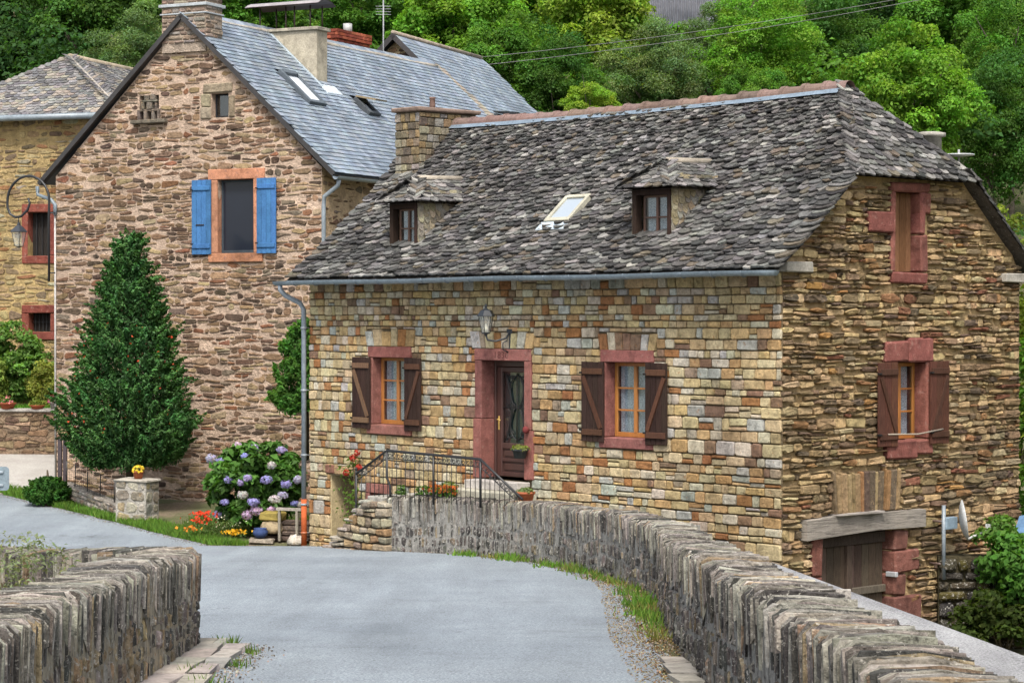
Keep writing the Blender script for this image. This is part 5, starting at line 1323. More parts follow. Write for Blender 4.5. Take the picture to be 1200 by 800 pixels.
# ------------------------------------------------------------------ garden trees and shrubs
def cone_shrub(name, label, loc, H, Rr, n_cl, per, leafsz, col, mat="glossy_leaf", prof=(.58, .80, 1, .80, .64, .44, .20, .05), cat="tree", berries=0):
    o = thing(name, label, cat, loc); cs = []; rad = []; cols = []
    wprof = lambda t: Rr * float(np.interp(t, [0, .05, .18, .4, .55, .7, .9, 1], prof))
    ph = R.uniform(0, 6.28, 8); lumpf = lambda a, t: (np.sin(3 * a + 7 * t + ph[0]) + np.sin(5 * a - 13 * t + ph[1]) + .8 * np.sin(8 * a + 19 * t + ph[2])) / 2.8
    wv_ = np.vectorize(wprof); parts = []
    N = n_cl * 30; t = R.random(N) ** 1.3; a = R.uniform(0, 6.28, N); w_ = wv_(t) * (.78 + .18 * lumpf(a, t)) * (R.random(N) ** .3)      # inner fill, leaf colour darkened as painted shade inside the crown
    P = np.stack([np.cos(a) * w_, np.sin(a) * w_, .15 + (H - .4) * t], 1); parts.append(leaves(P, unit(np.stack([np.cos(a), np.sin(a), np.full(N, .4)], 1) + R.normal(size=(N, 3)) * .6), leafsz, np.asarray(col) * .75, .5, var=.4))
    for k in range(n_cl):                                                                                                             # upright leafy shoots
        t = R.random() ** 1.25; a = U(0, 6.28); w_ = wprof(t) * (.84 + .22 * float(lumpf(a, t)) + U(-.14, .08)); L = U(.2, .62) * (1 - .35 * t) * min(1, .25 + Rr * .5); m_ = per
        d = np.array([math.cos(a) * .62, math.sin(a) * .62, U(.25, .95)]) + R.normal(size=3) * .18; d /= np.linalg.norm(d); u = R.random((m_, 1))
        off = unit(R.normal(size=(m_, 3))) * R.uniform(.03, .11, (m_, 1)) * (1.15 - u)
        P = np.array([math.cos(a) * w_, math.sin(a) * w_, .10 + (H - .45) * t]) + d * (u * L) + off
        parts.append(leaves(P, unit(off * 8 + d * .3 + np.array([0, 0, .3]) + R.normal(size=(m_, 3)) * .3), leafsz, np.asarray(col) * R.uniform(.7, 1.5) * np.array([R.uniform(.9, 1.25), 1, 1]), .5, var=.35, tdir=np.tile(d, (m_, 1))))
    mesh_obj("crown", merge(parts), mat, o)
    mb = MB(); mb.tube([(0, 0, -.9), (.02, .02, H * .5), (0, 0, H * .9)], [.09, .06, .015], 7, (.09, .07, .05)); mb.build("trunk", "matte", o)
    if berries:
        P = []; 
        for k in range(berries):
            t = U(.1, .6); a = U(3.3, 6.1); w_ = wprof(t) * 1.02; P.append((math.cos(a) * w_, math.sin(a) * w_, .35 + (H - .5) * t))
        mesh_obj("berries", leaves(np.array(P), unit(R.normal(size=(len(P), 3))), .06, (.42, .07, .03), .8), "petal", o)
    return o
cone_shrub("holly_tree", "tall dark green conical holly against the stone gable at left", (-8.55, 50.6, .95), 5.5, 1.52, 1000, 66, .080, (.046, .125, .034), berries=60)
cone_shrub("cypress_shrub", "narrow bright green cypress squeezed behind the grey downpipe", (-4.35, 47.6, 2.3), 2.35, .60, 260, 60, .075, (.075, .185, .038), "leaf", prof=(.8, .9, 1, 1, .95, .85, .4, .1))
def blob_shrub(name, label, loc, rx, ry, rz, n_cl, per, leafsz, col, mat="leaf", cat="shrub", aspect=.5, shade=.5, r_=(.14, .28), up=.35):
    o = thing(name, label, cat, loc); cs = []; cols = []
    for k in range(n_cl):
        d = R.normal(size=3); d /= np.linalg.norm(d); q = R.random() ** .35; cs.append((d[0] * rx * q, d[1] * ry * q, max(.05, rz + d[2] * rz * q))); cols.append(np.array(col) * R.uniform(1 - shade * .7, 1 + shade * .6))
    mesh_obj("foliage", clumps(np.array(cs), R.uniform(*r_, n_cl), per, leafsz, cols, aspect=aspect, up=up), mat, o)
    mb = MB()
    for k in range(5): a = U(0, 6.28); mb.tube([(math.cos(a) * .06, math.sin(a) * .06, -.05), (math.cos(a) * rx * .4, math.sin(a) * ry * .4, rz * 1.1)], [.02, .008], 5, (.10, .08, .05))
    mb.build("stems", "matte", o); return o
hy = blob_shrub("hydrangea_bush", "large hydrangea bush with mauve and blue flower heads beside the cottage", (-5.12, 45.6, .06), .93, .75, .93, 130, 60, .17, (.070, .160, .030), "glossy_leaf", aspect=.62, r_=(.15, .26))
HEADS = [(278, 522), (287, 535), (247, 537), (297, 525), (330, 527), (258, 540), (318, 545), (290, 560), (284, 580), (300, 598), (312, 562), (335, 567), (349, 562), (322, 585), (268, 562), (281, 565), (297, 588), (289, 603), (256, 603), (318, 597), (331, 580), (263, 588), (345, 590)]
for k, (px, py) in enumerate(HEADS):
    rel = ((px - 301) / 56., (py - 572) / 54.); dd = max(0, 1 - rel[0] ** 2 - rel[1] ** 2); Y = 45.6 - .80 * math.sqrt(dd) - .05; X, z = px_at(px, py, Y); n_ = 130
    d = unit(R.normal(size=(n_, 3))); d[:, 1] = np.where(d[:, 1] > .5, -d[:, 1], d[:, 1]); rr = U(.07, .125)
    col = pick([(.30, .28, .56), (.36, .31, .55), (.26, .27, .55), (.50, .36, .52), (.48, .45, .46), (.42, .40, .56)])
    P = d * rr * np.array([1, .8, U(.6, .85)]) + R.normal(size=(n_, 3)) * .008 + np.array([X + 5.12, Y - 45.6, z - .06]); mesh_obj("flower_head", leaves(P, unit(d + R.normal(size=(n_, 3)) * .25), .05, col, .95, .05, .25), "petal", hy)
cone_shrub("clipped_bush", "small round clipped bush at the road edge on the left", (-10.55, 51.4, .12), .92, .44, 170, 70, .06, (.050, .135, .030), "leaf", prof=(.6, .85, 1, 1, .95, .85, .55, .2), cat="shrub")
blob_shrub("grey_bush", "wispy grey-green bush behind the left parapet", (-4.35, 20.2, 1.55), .52, .45, .44, 46, 30, .06, (.20, .23, .13), aspect=.35, r_=(.12, .22), up=.8)
blob_shrub("riverside_bush", "leafy bush beside the satellite dish at the foot of the rubble gable", (8.28, 36.95, -.32), .58, .5, .56, 95, 60, .12, (.075, .175, .032), aspect=.6)
blob_shrub("climbing_vine", "paler vine climbing the gable corner at the right edge", (8.0, 37.3, .25), .22, .2, .42, 22, 60, .09, (.10, .19, .04), aspect=.6)
blob_shrub("yellow_green_tree", "small yellow-green tree beyond the rear verge at the right edge", (10.75, 48.5, .2), 1.2, 1.1, 3.45, 110, 100, .12, (.17, .22, .035), cat="tree", r_=(.22, .42))
blob_shrub("green_hedge", "bright green hedge strip past the right edge of the gable", (9.9, 42.6, -.9), .8, .8, 2.6, 90, 90, .12, (.085, .18, .026), r_=(.2, .36))
blob_shrub("dark_ivy", "dark ivy mass on the bank below the leafy bush at right", (7.95, 36.6, -.95), .75, .4, .45, 46, 60, .10, (.050, .075, .018), aspect=.7)
# bank stones under the bush
bk = thing("bank_wall", "dark mossy stone bank wall below the bush at the right edge", "wall", (7.02, 37.25, 0), math.radians(-6))
mb = MB(); mb.box(0, 3.2, .06, .6, -1.6, .46, (.07, .06, .035)); mb.build("core", "mortar_tan", bk)
pcs = []
for cl in masonry(lambda v: (0, 3.2), -1.5, .45, (.14, .3), (.2, .5), amp=.03):
    p = stone_piece(lambda u, v, w: (u, .05 - w, v), cl, .03, .1, .04, .3, -.05, .02)
    if p: pcs.append((*p, jit(pick([(.06, .055, .045), (.10, .085, .03), (.045, .042, .04), (.09, .075, .055)]), .2)))
lay(pcs, "bank_stone", "parapet_rubble", bk, 150)
bl = thing("blue_sheet_roof", "corner of a blue metal sheet roof behind the bush at right", "shed roof", (8.30, 37.55, 0), math.radians(-20))
mb = MB(); vs = []
for k in range(25): x = k * .08; dz = .02 if k % 4 < 2 else 0; vs += [(x, 0, .72 + dz + x * .22), (x, .9, 1.02 + dz + x * .22)]
mb.add(vs, [(2 * k, 2 * k + 2, 2 * k + 3, 2 * k + 1) for k in range(24)], (.10, .19, .32)); mb.build("ribbed_sheet", "zinc", bl)
mb = MB(); mb.box(.1, 1.8, .1, .8, -1.4, .66, (.06, .05, .045)); mb.build("shed_wall", "old_wood", bl)

# ------------------------------------------------------------------ grass and weeds
def blades(P, h, col, w=.012):
    n_ = len(P); a = R.uniform(0, 6.28, n_); hh = h * R.uniform(.5, 1.3, n_); ln = R.normal(size=(n_, 2)) * .35 * hh[:, None]
    dx = np.stack([np.cos(a) * w, np.sin(a) * w, np.zeros(n_)], 1); t = np.stack([ln[:, 0], ln[:, 1], hh], 1)
    V = np.stack([P - dx, P + dx, P + t * .6 + dx * .6, P + t], 1).reshape(-1, 3); F = np.arange(n_ * 4).reshape(-1, 4)
    c = np.asarray(col) * R.uniform(.6, 1.4, (n_, 1)) * R.uniform(.85, 1.15, (n_, 3)); return V, F, np.repeat(c, 4, 0)
def on_ground(x, y, dz=-.01): return np.stack([x, y, ground_z(x, y) + dz], 1)
# verge on the far side of the road, left
y = R.uniform(43.3, 55.5, 16000); x = np.interp(y, FAR_E[1][::-1] if False else [43.2, 45.7, 49.5, 54, 57], [-5.5, -7.05, -9.3, -12.3, -15.5]) + R.random(16000) ** 1.3 * np.interp(y, [43, 46, 50, 53.5, 55.5], [.5, .75, .8, 1.25, .3])
mesh_obj("verge_grass", blades(on_ground(x, y), .13, (.105, .200, .030), .016), "grass", None); tag(bpy.data.objects["verge_grass"], "bright green grass verge along the far road edge at left", "grass", kind="stuff")
y = R.uniform(45.4, 50.2, 5000); x = R.uniform(-7.4, -4.3, 5000); k_ = (x > -6.9) & (y < 48.8)
mesh_obj("garden_grass", blades(on_ground(x[k_], y[k_]), .14, (.10, .15, .035), .014), "grass", None); tag(bpy.data.objects["garden_grass"], "thin garden grass between the pillar and the hydrangea", "grass", kind="stuff")
# weeds at the foot of the right parapet, in tufts
tf = []; 
for k in range(46):
    y0 = R.choice([U(21.5, 30.5), U(31, 38.6)]); off = U(.03, .28) if y0 < 30 else U(.03, .2); n_ = int(R.integers(15, 60)); x0 = float(rpx(y0)) - off
    q = R.normal(size=(n_, 2)) * .09; tf.append(blades(on_ground(x0 + q[:, 0], y0 + q[:, 1] * 1.8), U(.05, .15), pick([(.10, .19, .03), (.13, .20, .035), (.20, .19, .06)]), .011))
for (y0, off, h) in ((27.2, .12, .15), (25.6, .15, .08), (36.9, .12, .12), (35.2, .12, .09), (38.2, .1, .10)):
    n_ = 150; x0 = float(rpx(y0)) - off; q = R.normal(size=(n_, 2)) * .14; tf.append(blades(on_ground(x0 + q[:, 0], y0 + q[:, 1] * 1.6), h, (.11, .21, .03), .016))
mesh_obj("roadside_weeds", merge(tf), "grass"); tag(bpy.data.objects["roadside_weeds"], "tufts of weeds at the foot of the right parapet", "weeds", kind="stuff")
n_ = 6000; y = R.uniform(14, 33, n_); x = rpx(y) - R.random(n_) ** 1.2 * np.interp(y, [14, 22, 28, 33], [.45, .62, .65, .4]); Pn = on_ground(x, y, .012)
mesh_obj("leaf_litter", leaves(Pn, unit(np.array([0, 0, 1.]) + R.normal(size=(n_, 3)) * .3), .024, np.array([(.22, .13, .06), (.30, .20, .10), (.14, .085, .05), (.34, .29, .20)])[R.integers(0, 4, n_)], .6), "petal"); tag(bpy.data.objects["leaf_litter"], "brown dry leaves and grit along the right parapet foot", "leaf litter", kind="stuff")
tf = []
for (x0, y0) in ((-2.62, 20.9), (-2.3, 20.0), (-2.25, 18.6), (-2.34, 17.2), (-2.38, 16.2), (-2.7, 21.3), (-2.55, 18.0)):
    n_ = 28; q = R.normal(size=(n_, 2)) * .05; tf.append(blades(on_ground(x0 + q[:, 0], y0 + q[:, 1] * 2), .09, (.11, .19, .03), .009))
mesh_obj("kerb_weeds", merge(tf), "grass"); tag(bpy.data.objects["kerb_weeds"], "small weeds in the joints of the left kerb stones", "weeds", kind="stuff")

n_ = 9000; y = np.concatenate([R.uniform(12, 39.3, n_ // 2), R.uniform(14, 21.3, n_ // 6), R.uniform(39.6, 54, n_ - n_ // 2 - n_ // 6)])
x = np.concatenate([xr_road(y[:n_ // 2]) + R.normal(size=n_ // 2) * .10 + .03, xl_road(y[n_ // 2:n_ // 2 + n_ // 6]) + .5 + R.normal(size=n_ // 6) * .12, np.interp(y[n_ // 2 + n_ // 6:], *FAR_E) + R.normal(size=n_ - n_ // 2 - n_ // 6) * .14 - .06])
P = on_ground(x, y, .006); mesh_obj("edge_grit", leaves(P, unit(np.array([0, 0, 1.]) + R.normal(size=(n_, 3)) * .6), .022, np.array([(.24, .21, .17), (.16, .13, .10), (.32, .29, .25), (.13, .10, .065)])[R.integers(0, 4, n_)], .8), "matte"); tag(bpy.data.objects["edge_grit"], "fine grit gathered along both road edges", "grit", kind="stuff")

# ------------------------------------------------------------------ small things
def flower_pot(label, loc, r, h, potcol, leafcol, flcol=None, nfl=40, spread=1.2, height=.16, name="flower_pot", nl=160, leafsz=.06, group=None):
    o = thing(name, label, "flower pot", loc, 0, group)
    mb = MB(); mb.lathe([(r * .68, 0), (r * .93, h * .8), (r * 1.04, h * .8), (r * 1.06, h), (r * .94, h), (r * .9, h * .86), (0, h * .86)], (0, 0, 0), 14, potcol); mb.build("pot", "terracotta", o)
    d = unit(R.normal(size=(nl, 3))); d[:, 2] = np.abs(d[:, 2]); P = d * np.array([r * spread, r * spread, height]) * R.uniform(.4, 1, (nl, 1)) + np.array([0, 0, h * .9])
    mesh_obj("foliage", leaves(P, unit(d + np.array([0, 0, .5]) + R.normal(size=(nl, 3)) * .4), leafsz, leafcol, .5), "leaf", o)
    if flcol:
        d = unit(R.normal(size=(nfl, 3))); d[:, 2] = np.abs(d[:, 2]); P = d * np.array([r * spread, r * spread, height]) * 1.02 + np.array([0, 0, h * .92]); mesh_obj("flowers", leaves(P, unit(d + R.normal(size=(nfl, 3)) * .3), .055, flcol, .9), "petal", o, kind="stuff")
    return o
def aw(x, y, z): q = AO + AX * x + AY * y; return (float(q[0]), float(q[1]), z)
TC = (.36, .12, .06); GL = (.10, .18, .05)
flower_pot("terracotta pot of succulents on the landing right of the front door", aw(6.62, -.45, 1.222), .15, .22, TC, (.16, .21, .08), height=.10)
flower_pot("terracotta pot on the landing behind the railing balusters", aw(5.0, -.80, 1.222), .16, .24, TC, (.16, .22, .06), height=.12)
flower_pot("small terracotta pot at the top of the stair railing foot", aw(3.78, -.85, 1.10), .10, .15, TC, GL, height=.2)
flower_pot("grey pot of pale leaves hanging on the right door jamb", aw(6.20, -.20, 1.98), .14, .16, (.06, .07, .075), (.24, .28, .08), height=.10, name="hanging_pot")
o = thing("flower_trough", "long trough of orange and green flowers behind the railing", "planter", aw(4.6, -1.15, 1.222), ANG_A)
mb = MB(); mb.cbox(0, .95, -.09, .09, 0, .10, .02, (.045, .04, .04)); mb.build("trough", "matte", o)
n_ = 420; P = np.stack([R.uniform(0, .95, n_), R.normal(size=n_) * .07, .10 + R.random(n_) * .15], 1); mesh_obj("foliage", leaves(P, unit(R.normal(size=(n_, 3)) + np.array([0, 0, .8])), .06, (.10, .20, .04)), "leaf", o)
n_ = 110; P = np.stack([R.uniform(.40, .95, n_), R.normal(size=n_) * .07, .16 + R.random(n_) * .13], 1); mesh_obj("flowers", leaves(P, unit(R.normal(size=(n_, 3)) + np.array([0, -.6, .5])), .06, (.55, .15, .04), .9), "petal", o, kind="stuff")
o = flower_pot("small pot of orange-yellow marigolds on the lowest stair", aw(2.52, -1.15, .21), .13, .12, (.10, .09, .08), GL, (.75, .42, .03), 60, 1.6, .16)
# climbing rose at the cellar doorway
o = thing("climbing_rose", "red-flowered climbing rose at the cellar doorway beside the railing", "plant", aw(1.52, -.12, .55)); n_ = 240
t = R.random(n_); P = np.stack([R.normal(size=n_) * .12 - .05, R.normal(size=n_) * .07, t * 1.25], 1); mesh_obj("foliage", leaves(P, unit(R.normal(size=(n_, 3)) + np.array([0, -.6, .3])), .075, (.12, .20, .04)), "leaf", o)
for (a, b_) in ((-.02, 1.22), (.10, 1.05), (-.14, .95), (.06, 1.32)):
    n_ = 40; d = unit(R.normal(size=(n_, 3))); mesh_obj("rose", leaves(d * .055 + np.array([a, -.12, b_]), d, .05, (.42, .05, .035), .9), "petal", o)
mb = MB(); mb.tube([(0, 0, -.5), (.03, -.02, .4), (-.04, 0, 1.3)], .012, 5, (.10, .08, .05)); mb.build("stem", "matte", o)
# coach lantern over the door
def lantern(name, label, loc, rz, s=1.0, arm="wall"):
    o = thing(name, label, "lamp", loc, rz); BK = (.020, .025, .032)
    mb = MB(); mb.lathe([(.0, .50), (.018, .49), (.025, .46), (.012, .43), (.05, .40), (.09, .385), (.155, .30), (.16, .285), (.13, .28)], (0, 0, 0), 6, BK, False); mb.build("cap", "iron", o)
    mb = MB()
    for k in range(6): a = k * math.pi / 3; mb.tube([(.075 * math.cos(a), .075 * math.sin(a), 0), (.128 * math.cos(a), .128 * math.sin(a), .285)], .008, 4, BK)
    mb.lathe([(.0, -.07), (.02, -.06), (.03, -.03), (.075, -.02), (.08, 0), (.0, .005)], (0, 0, 0), 6, BK, False); mb.build("cage", "iron", o)
    mb = MB(); mb.lathe([(.072, .004), (.122, .282)], (0, 0, 0), 6, (.6, .6, .55), False); mb.build("glass", "lamp_glass", o)
    mb = MB(); mb.lathe([(.03, .0), (.035, .06), (.02, .12), (.0, .14)], (0, 0, .02), 8, (.75, .72, .62)); mb.build("bulb", "painted_wood", o)
    return o
m, n, l, b = nodes("lamp_glass"); n.remove(b); out = n["Material Output"]; tr = n.new("ShaderNodeBsdfTransparent"); tr.inputs[0].default_value = (.92, .93, .9, 1); df = n.new("ShaderNodeBsdfDiffuse"); df.inputs[0].default_value = (.75, .76, .72, 1); ms = n.new("ShaderNodeMixShader"); ms.inputs[0].default_value = .22; l.new(tr.outputs[0], ms.inputs[1]); l.new(df.outputs[0], ms.inputs[2]); l.new(ms.outputs[0], out.inputs["Surface"])
o = lantern("wall_lantern", "dark coach lantern on a scrolled bracket above the front door", aw(5.50, -.36, 4.14), ANG_A); BK = (.020, .025, .032)
mb = MB(); mb.tube([(0, 0, -.05), (.02, .02, -.13), (.12, .12, -.15), (.22, .27, -.10), (.24, .34, .0)], .018, 6, BK); mb.cbox(.17, .31, .325, .35, -.42, .06, .01, BK); mb.tube([(.24, .33, -.35), (.20, .22, -.30), (.22, .20, -.18), (.24, .28, -.14)], .012, 5, BK); mb.build("bracket", "iron", o)
# hooped street lamp on the corner of the tall house
bwx, bwy = np.array([.894, -.448]), np.array([.448, .894])
lp = thing("street_lamp", "black hooped wall lamp with hanging lantern at the corner of the tall house", "street lamp", (-10.93 - .10, 54.33 - .25, 5.2), ANG_B)
mb = MB(); px_m = 2655 / 54.2 * .894
def hp(px, py): return ((px - 61) / px_m, .0, CZ - (py - 372) / 2655 * 54.2 - 5.2)
pts = [hp(60, 330), hp(60, 250)] + [hp(33 + 27.5 * math.cos(a), 235 - 29 * math.sin(a)) for a in np.linspace(0, math.pi, 16)] + [hp(5.5, 242), hp(9, 250), hp(16, 254), hp(24, 253), hp(32, 246), hp(35, 238), hp(33, 232)]
mb.tube(pts, .030, 7, (.018, .020, .024)); mb.tube([hp(20, 254), hp(20, 261)], .012, 5, (.018, .02, .024))
for py in (250, 320): mb.tube([hp(60, py), (hp(60, py)[0] + .12, .08, hp(60, py)[2])], .018, 5, (.018, .02, .024))
mb.build("hooped_arm", "iron", lp)
x_, _, z_ = hp(20.5, 288); s_ = 1.15
mb = MB(); mb.lathe([(.0, .58), (.03, .56), (.05, .50), (.09, .47), (.20, .36), (.21, .34), (.17, .335)], (x_, 0, z_), 4, (.03, .034, .042), False, .785); mb.lathe([(.0, -.05), (.03, -.03), (.10, -.01), (.105, .0)], (x_, 0, z_), 4, (.03, .034, .042), False, .785)
for k in range(4): a = .785 + k * math.pi / 2; mb.tube([(x_ + .10 * math.cos(a), .10 * math.sin(a), z_), (x_ + .17 * math.cos(a), .17 * math.sin(a), z_ + .335)], .010, 4, (.03, .034, .042))
mb.build("lantern_frame", "iron", lp); mb = MB(); mb.lathe([(.095, .003), (.165, .333)], (x_, 0, z_), 4, (.6, .6, .6), False, .785); mb.build("lantern_glass", "lamp_glass", lp)
# satellite dish on the rubble gable
def gw_(y, z, w): q = AO + AX * (LEN + w) + AY * y; return (float(q[0]), float(q[1]), z)
sd = thing("satellite_dish", "grey satellite dish on a pole beside the barn door", "satellite dish", gw_(3.72, .10, .0), ANG_A)
mb = MB(); mb.tube([(.28, 0, .0), (.28, 0, 1.22)], .034, 8, (.17, .20, .225)); mb.tube([(.0, 0, .25), (.28, 0, .25)], .02, 6, (.12, .08, .07)); mb.tube([(.0, 0, .95), (.28, 0, .95)], .02, 6, (.12, .08, .07)); mb.cbox(.24, .34, .0, .30, .82, 1.02, .008, (.20, .27, .33)); mb.build("pole", "zinc", sd)
T = Matrix.Scale(1, 4) @ Matrix.Translation((.36, .33, .95)) @ Matrix.Rotation(math.radians(42), 4, 'Z') @ Matrix.Rotation(math.radians(82), 4, 'Y') @ Matrix.Scale(.8, 4)
mb = MB(); mb.lathe([(.0, .0), (.15, .012), (.30, .05), (.42, .105), (.425, .095), (.30, .035), (.15, -.004), (.0, -.012)], (0, 0, 0), 24, (.50, .52, .53), True, 0, T); mb.build("reflector", "painted_wood", sd)
e0 = T @ Vector((.40, 0, .1)); e1 = T @ Vector((.26, 0, .55)); mb = MB(); mb.tube([tuple(e0), tuple(e1)], .022, 6, (.62, .62, .62)); mb.tube([tuple(e1 + Vector((0, 0, -.06))), tuple(e1 + Vector((0, 0, .10)))], .05, 8, (.7, .7, .7)); mb.build("receiver_arm", "painted_wood", sd)
# garden corner in front of the tall house
gp = thing("garden_pillar", "squat rubble gate pillar with flat cap at the garden corner", "pillar", (-7.96, 48.1, .02), math.radians(-20))
mb = MB(); mb.box(-.36, .36, -.28, .28, -.1, .90, (.44, .41, .36)); mb.build("core", "mortar_tan", gp)
for fr, a, b_ in ((lambda u, v, w: (u, -.28 - w, v), -.36, .36), (lambda u, v, w: (.36 + w, u, v), -.28, .28)):
    for cl in masonry(lambda v: (a, b_), .0, .90, (.18, .3), (.2, .36), amp=.04):
        p = stone_piece(fr, cl, .05, .02, .02, .42, -.03, .03)
        if p: MB().add(p[0], p[1], jit(pick([(.36, .30, .18), (.30, .28, .24), (.42, .38, .30), (.25, .22, .17)]), .15)).build("pillar_stone", "rubble_stone", gp)
mb = MB(); mb.cbox(-.40, .40, -.32, .32, .90, .96, .015, (.36, .33, .28), .01); mb.build("cap_slab", "render", gp)
flower_pot("terracotta pot of yellow flowers on top of the garden pillar", (-7.94, 48.1, .98), .12, .17, TC, (.14, .18, .05), (.70, .50, .05), 70, 1.1, .12)
lw = thing("low_garden_wall", "low rubble kerb wall under the wire fence left of the pillar", "wall", (0, 0, 0))
P0, P1 = Vector((-10.45, 52.3, .30)), Vector((-8.30, 48.35, .02)); e = (P1 - P0); el = e.length; e.normalize(); nn = Vector((e.y, -e.x, 0)) * -1
frW = lambda u, v, w: tuple(P0 + e * u + Vector((0, 0, v)) - nn * w * -1 * -1)
nn = Vector((-.88, -.48, 0))
frW = lambda u, v, w: tuple(P0 + e * u + Vector((0, 0, v)) + nn * w)
mb = MB(); vs = [frW(u, v, w) for u in (0, el) for (v, w) in ((-.3, 0), (.30, 0), (.30, -.28), (-.3, -.28))]; mb.add(vs, [(0, 4, 5, 1), (1, 5, 6, 2), (2, 6, 7, 3), (0, 1, 2, 3), (4, 7, 6, 5)], (.36, .33, .29)); mb.build("core", "mortar_tan", lw)
pcs = []
for cl in masonry(lambda v: (0, el), -.15, .31, (.11, .18), (.15, .35), amp=.02):
    p = stone_piece(frW, cl, .03, .03, .02, .3, -.03, .015)
    if p: pcs.append((*p, jit(pick([(.34, .30, .25), (.26, .22, .17), (.40, .36, .31), (.22, .18, .14)]), .15)))
lay(pcs, "wall_stone", "rubble_stone", lw, 120)
fe = thing("wire_fence", "thin dark wire fence on the low wall in front of the gable", "fence", (0, 0, 0))
def fpt(t, z): p = P0.lerp(P1, t); return (p.x + .12, p.y + .05, p.z + z)
for t in (.02, .16, .36, .56, .78, .98):
    mb = MB(); mb.tube([fpt(t, .28), fpt(t + .01, .28 + .52)], .014, 5, (.03, .028, .026)); mb.build("fence_post", "iron", fe)
mb = MB()
for z in (.36, .5, .64, .78): mb.tube([fpt(0, z), fpt(1, z)], .0045, 4, (.08, .08, .08))
for k in range(30): mb.tube([fpt(k / 30, .3), fpt(k / 30, .79)], .003, 3, (.08, .08, .08))
mb.build("wire_mesh", "iron", fe)
mp = thing("metal_post", "dark brown metal gate post at the corner of the tall house", "post", (-10.42, 52.55, .1))
for dx in (-.07, .05): mb = MB(); mb.cbox(dx - .045, dx + .045, -.05, .05, 0, 1.5, .008, (.06, .045, .05)); mb.build("post_profile", "iron", mp)
# wooden border edging by the hydrangea, blue pot, stones
ed = thing("wooden_edging", "weathered wooden trestle edging beside the orange downpipe", "edging", (-4.30, 44.3, .02), math.radians(-20))
for x in (-.28, .10): mb = MB(); mb.cbox(x - .025, x + .025, -.025, .025, 0, .66, .006, (.30, .27, .22), .005); mb.build("post", "old_wood", ed)
mb = MB(); mb.cbox(-.34, .20, -.03, .03, .60, .66, .006, (.34, .31, .27), .006); mb.build("rail", "old_wood", ed)
mb = MB(); mb.cbox(-.75, -.28, .05, .35, .38, .56, .03, (.27, .21, .06), .02); mb.build("yellow_trough", "matte", ed)
for k in range(4): mb = MB(); mb.cbox(-.8 + k * .06, .3, .10 + k * .02, .5, .0 + k * .10, .09 + k * .10, .02, jit((.13, .10, .08), .2), .02); mb.build("stacked_slab", "rubble_stone", ed)
o = thing("blue_pot", "glazed blue bowl pot on a stone in front of the hydrangea", "flower pot", (-4.92, 44.25, .10)); mb = MB(); mb.lathe([(.08, 0), (.14, .06), (.15, .13), (.12, .17), (.13, .19), (.11, .19), (.09, .12), (0, .12)], (0, 0, 0), 16, (.045, .07, .17)); mb.build("bowl", "painted_wood", o)
mb = MB(); mb.cbox(-.22, .26, -.15, .15, -.10, -.005, .02, (.30, .26, .21), .02); mb.build("footing_stone", "rubble_stone", o)
def boulder(label, loc, r, col, name="boulder"):
    mb = MB(); mb.lathe([(0, 0), (r * .9, .02), (r, r * .4), (r * .75, r * .85), (0, r)], (0, 0, 0), 9, col); mb.v = [(a * U(.8, 1.2), b_ * U(.8, 1.2), c * U(.85, 1.15)) for a, b_, c in mb.v]; o = mb.build(name, "rubble_stone"); o.location = loc; return tag(o, label, "stone")
boulder("pale broken stone lying at the foot of the wooden edging", (-4.20, 44.05, -.02), .20, (.55, .50, .43)); boulder("round tan stone behind the blue pot", (-4.72, 44.55, .15), .24, (.34, .27, .17)); boulder("grey round stone on top of the wooden edging", (-4.08, 44.45, .66), .14, (.30, .28, .24))
def bed(label, loc, rx, n_l, n_f, fcol, h=.22, lcol=(.09, .16, .04), lsz=.06, fs=.07):
    o = thing("flower_clump", label, "flowers", loc); P = np.stack([R.normal(size=n_l) * rx * .5, R.normal(size=n_l) * rx * .4, R.random(n_l) * h], 1); mesh_obj("foliage", leaves(P, unit(R.normal(size=(n_l, 3)) + np.array([0, 0, .7])), lsz, lcol, .4), "leaf", o)
    P = np.stack([R.normal(size=n_f) * rx * .5, R.normal(size=n_f) * rx * .4 - .05, h * R.uniform(.7, 1.25, n_f)], 1); mesh_obj("flowers", leaves(P, unit(R.normal(size=(n_f, 3)) + np.array([0, -.6, .6])), fs, fcol, .9), "petal", o, kind="stuff"); return o
bed("clump of bright red geraniums at the road edge", (-6.08, 44.75, .05), .30, 260, 70, (.62, .06, .025), .42); bed("small white-dotted green plant between red and yellow flowers", (-5.70, 44.65, .03), .36, 420, 30, (.6, .56, .40), .36, (.11, .16, .05), .05, .035)
bed("low yellow-orange marigolds in front of the hydrangea", (-5.42, 44.35, .05), .22, 120, 70, (.72, .40, .03), .16); bed("orange flowers at the left end of the red geraniums", (-6.30, 44.6, .05), .16, 80, 25, (.70, .26, .04), .2)
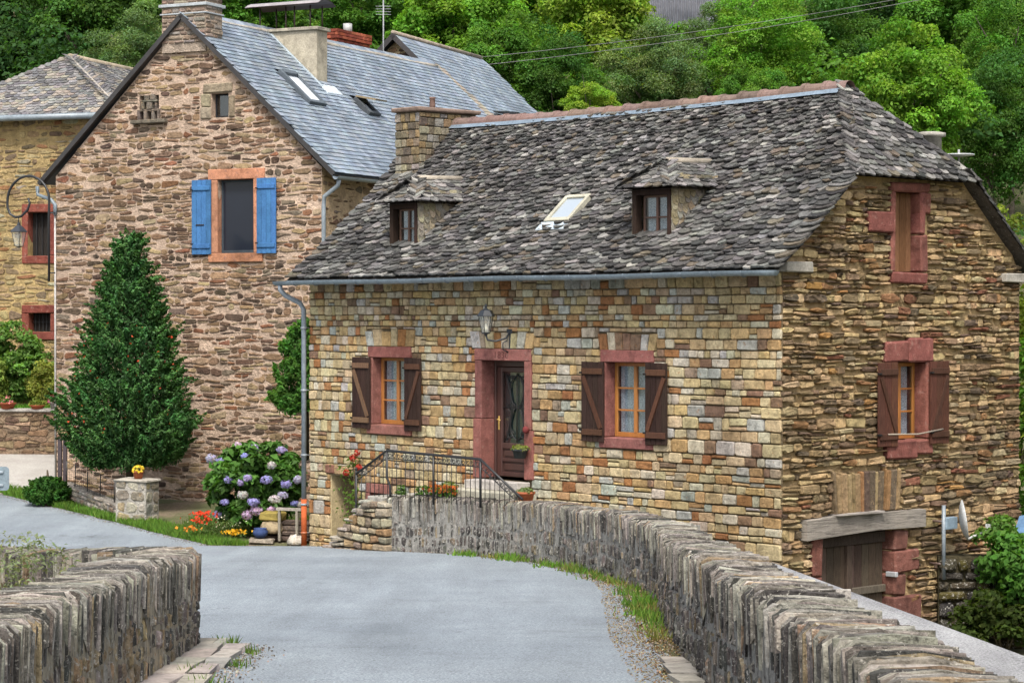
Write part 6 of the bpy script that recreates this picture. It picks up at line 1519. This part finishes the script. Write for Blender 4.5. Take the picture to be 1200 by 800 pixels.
# terrace wall with plants at the far left
tw = thing("terrace_wall", "low brown rubble terrace wall carrying flower pots at the left edge", "wall", (-16, 58.5, 0), math.radians(-4))
mb = MB(); mb.box(0, 5.6, .02, .5, .3, 1.98, (.30, .22, .15)); mb.build("core", "mortar_tan", tw)
lay(bedded(lambda u, v, w: (u, -w, v), lambda v: (0, 5.6), .6, 1.98, [], (.08, .16), (.18, .5), .03, [(.20, .13, .085), (.26, .18, .11), (.15, .10, .075), (.30, .22, .15)], [.3, .3, .2, .2]), "wall_stone", "rubble_stone", tw, 200)
mb = MB(); mb.cbox(-.05, 5.65, -.06, .55, 1.98, 2.05, .012, (.36, .34, .31), .006); mb.build("coping", "render", tw)
blob_shrub("lilac_shrub", "tall green shrub with pale lilac flowers on the terrace at the left edge", (-13.35, 59.9, 1.9), 1.05, .7, 1.15, 190, 60, .12, (.16, .29, .075), aspect=.5)
blob_shrub("yellow_shrub", "yellowish spiky plant right of the lilac shrub on the terrace", (-12.25, 59.4, 1.9), .45, .4, .66, 60, 50, .12, (.25, .28, .06), aspect=.3)
blob_shrub("leaf_shrub", "light green plant at the far left end of the terrace wall", (-13.55, 59.0, 1.95), .36, .3, .66, 50, 50, .13, (.19, .26, .06), aspect=.3)
flower_pot("terracotta bowl with pink flower at the left end of the terrace wall", (-13.0, 58.35, 2.05), .22, .16, (.34, .10, .05), GL, (.6, .2, .22), 20, 1., .2); flower_pot("stone pot of pink flowers next to the tall house corner", (-11.75, 58.3, 2.05), .17, .18, (.25, .24, .22), GL, (.65, .16, .30), 60, 1.2, .2); flower_pot("flat terracotta dish with green plant on the terrace wall", (-12.22, 58.3, 2.05), .20, .10, (.34, .10, .05), (.16, .22, .05), None, 0, 1., .25)
n_ = 1500; P = np.stack([R.uniform(-14, -11.3, n_), R.uniform(58.7, 59.3, n_), np.full(n_, 2.0)], 1); mesh_obj("terrace_grass", blades(P, .14, (.09, .22, .025), .014), "grass"); tag(bpy.data.objects["terrace_grass"], "bright grass strip on top of the terrace wall", "grass", kind="stuff")
# road sign seen from behind at the left frame edge
sg = thing("road_sign", "grey back of a small rounded road sign at the left edge", "road sign", (-9.98, 43.6, .0), math.radians(8))
mb = MB(); pts = []
for (cx_, cz_, a0) in ((.22, 1.46, 0), (-.22, 1.46, 90), (-.22, 1.14, 180), (.22, 1.14, 270)):
    for k in range(5): a = math.radians(a0 + k * 22.5); pts.append((cx_ + .07 * math.cos(a), cz_ + .07 * math.sin(a)))
np_ = len(pts); mb.add([(a, 0, c) for a, c in pts] + [(a, .025, c) for a, c in pts], [tuple(range(np_)), tuple(range(np_, 2 * np_))[::-1]] + [(k, k + np_, (k + 1) % np_ + np_, (k + 1) % np_) for k in range(np_)], (.20, .25, .28)); mb.build("sign_plate", "painted_wood", sg)
for z in (1.17, 1.42): mb = MB(); mb.cbox(-.27, .18, -.03, -.002, z - .015, z + .03, .004, (.28, .33, .36)); mb.build("mounting_rail", "zinc", sg)
mb = MB(); mb.tube([(-.12, -.05, -.2), (-.12, -.05, 1.5)], .03, 8, (.25, .27, .29)); mb.build("sign_post", "zinc", sg)
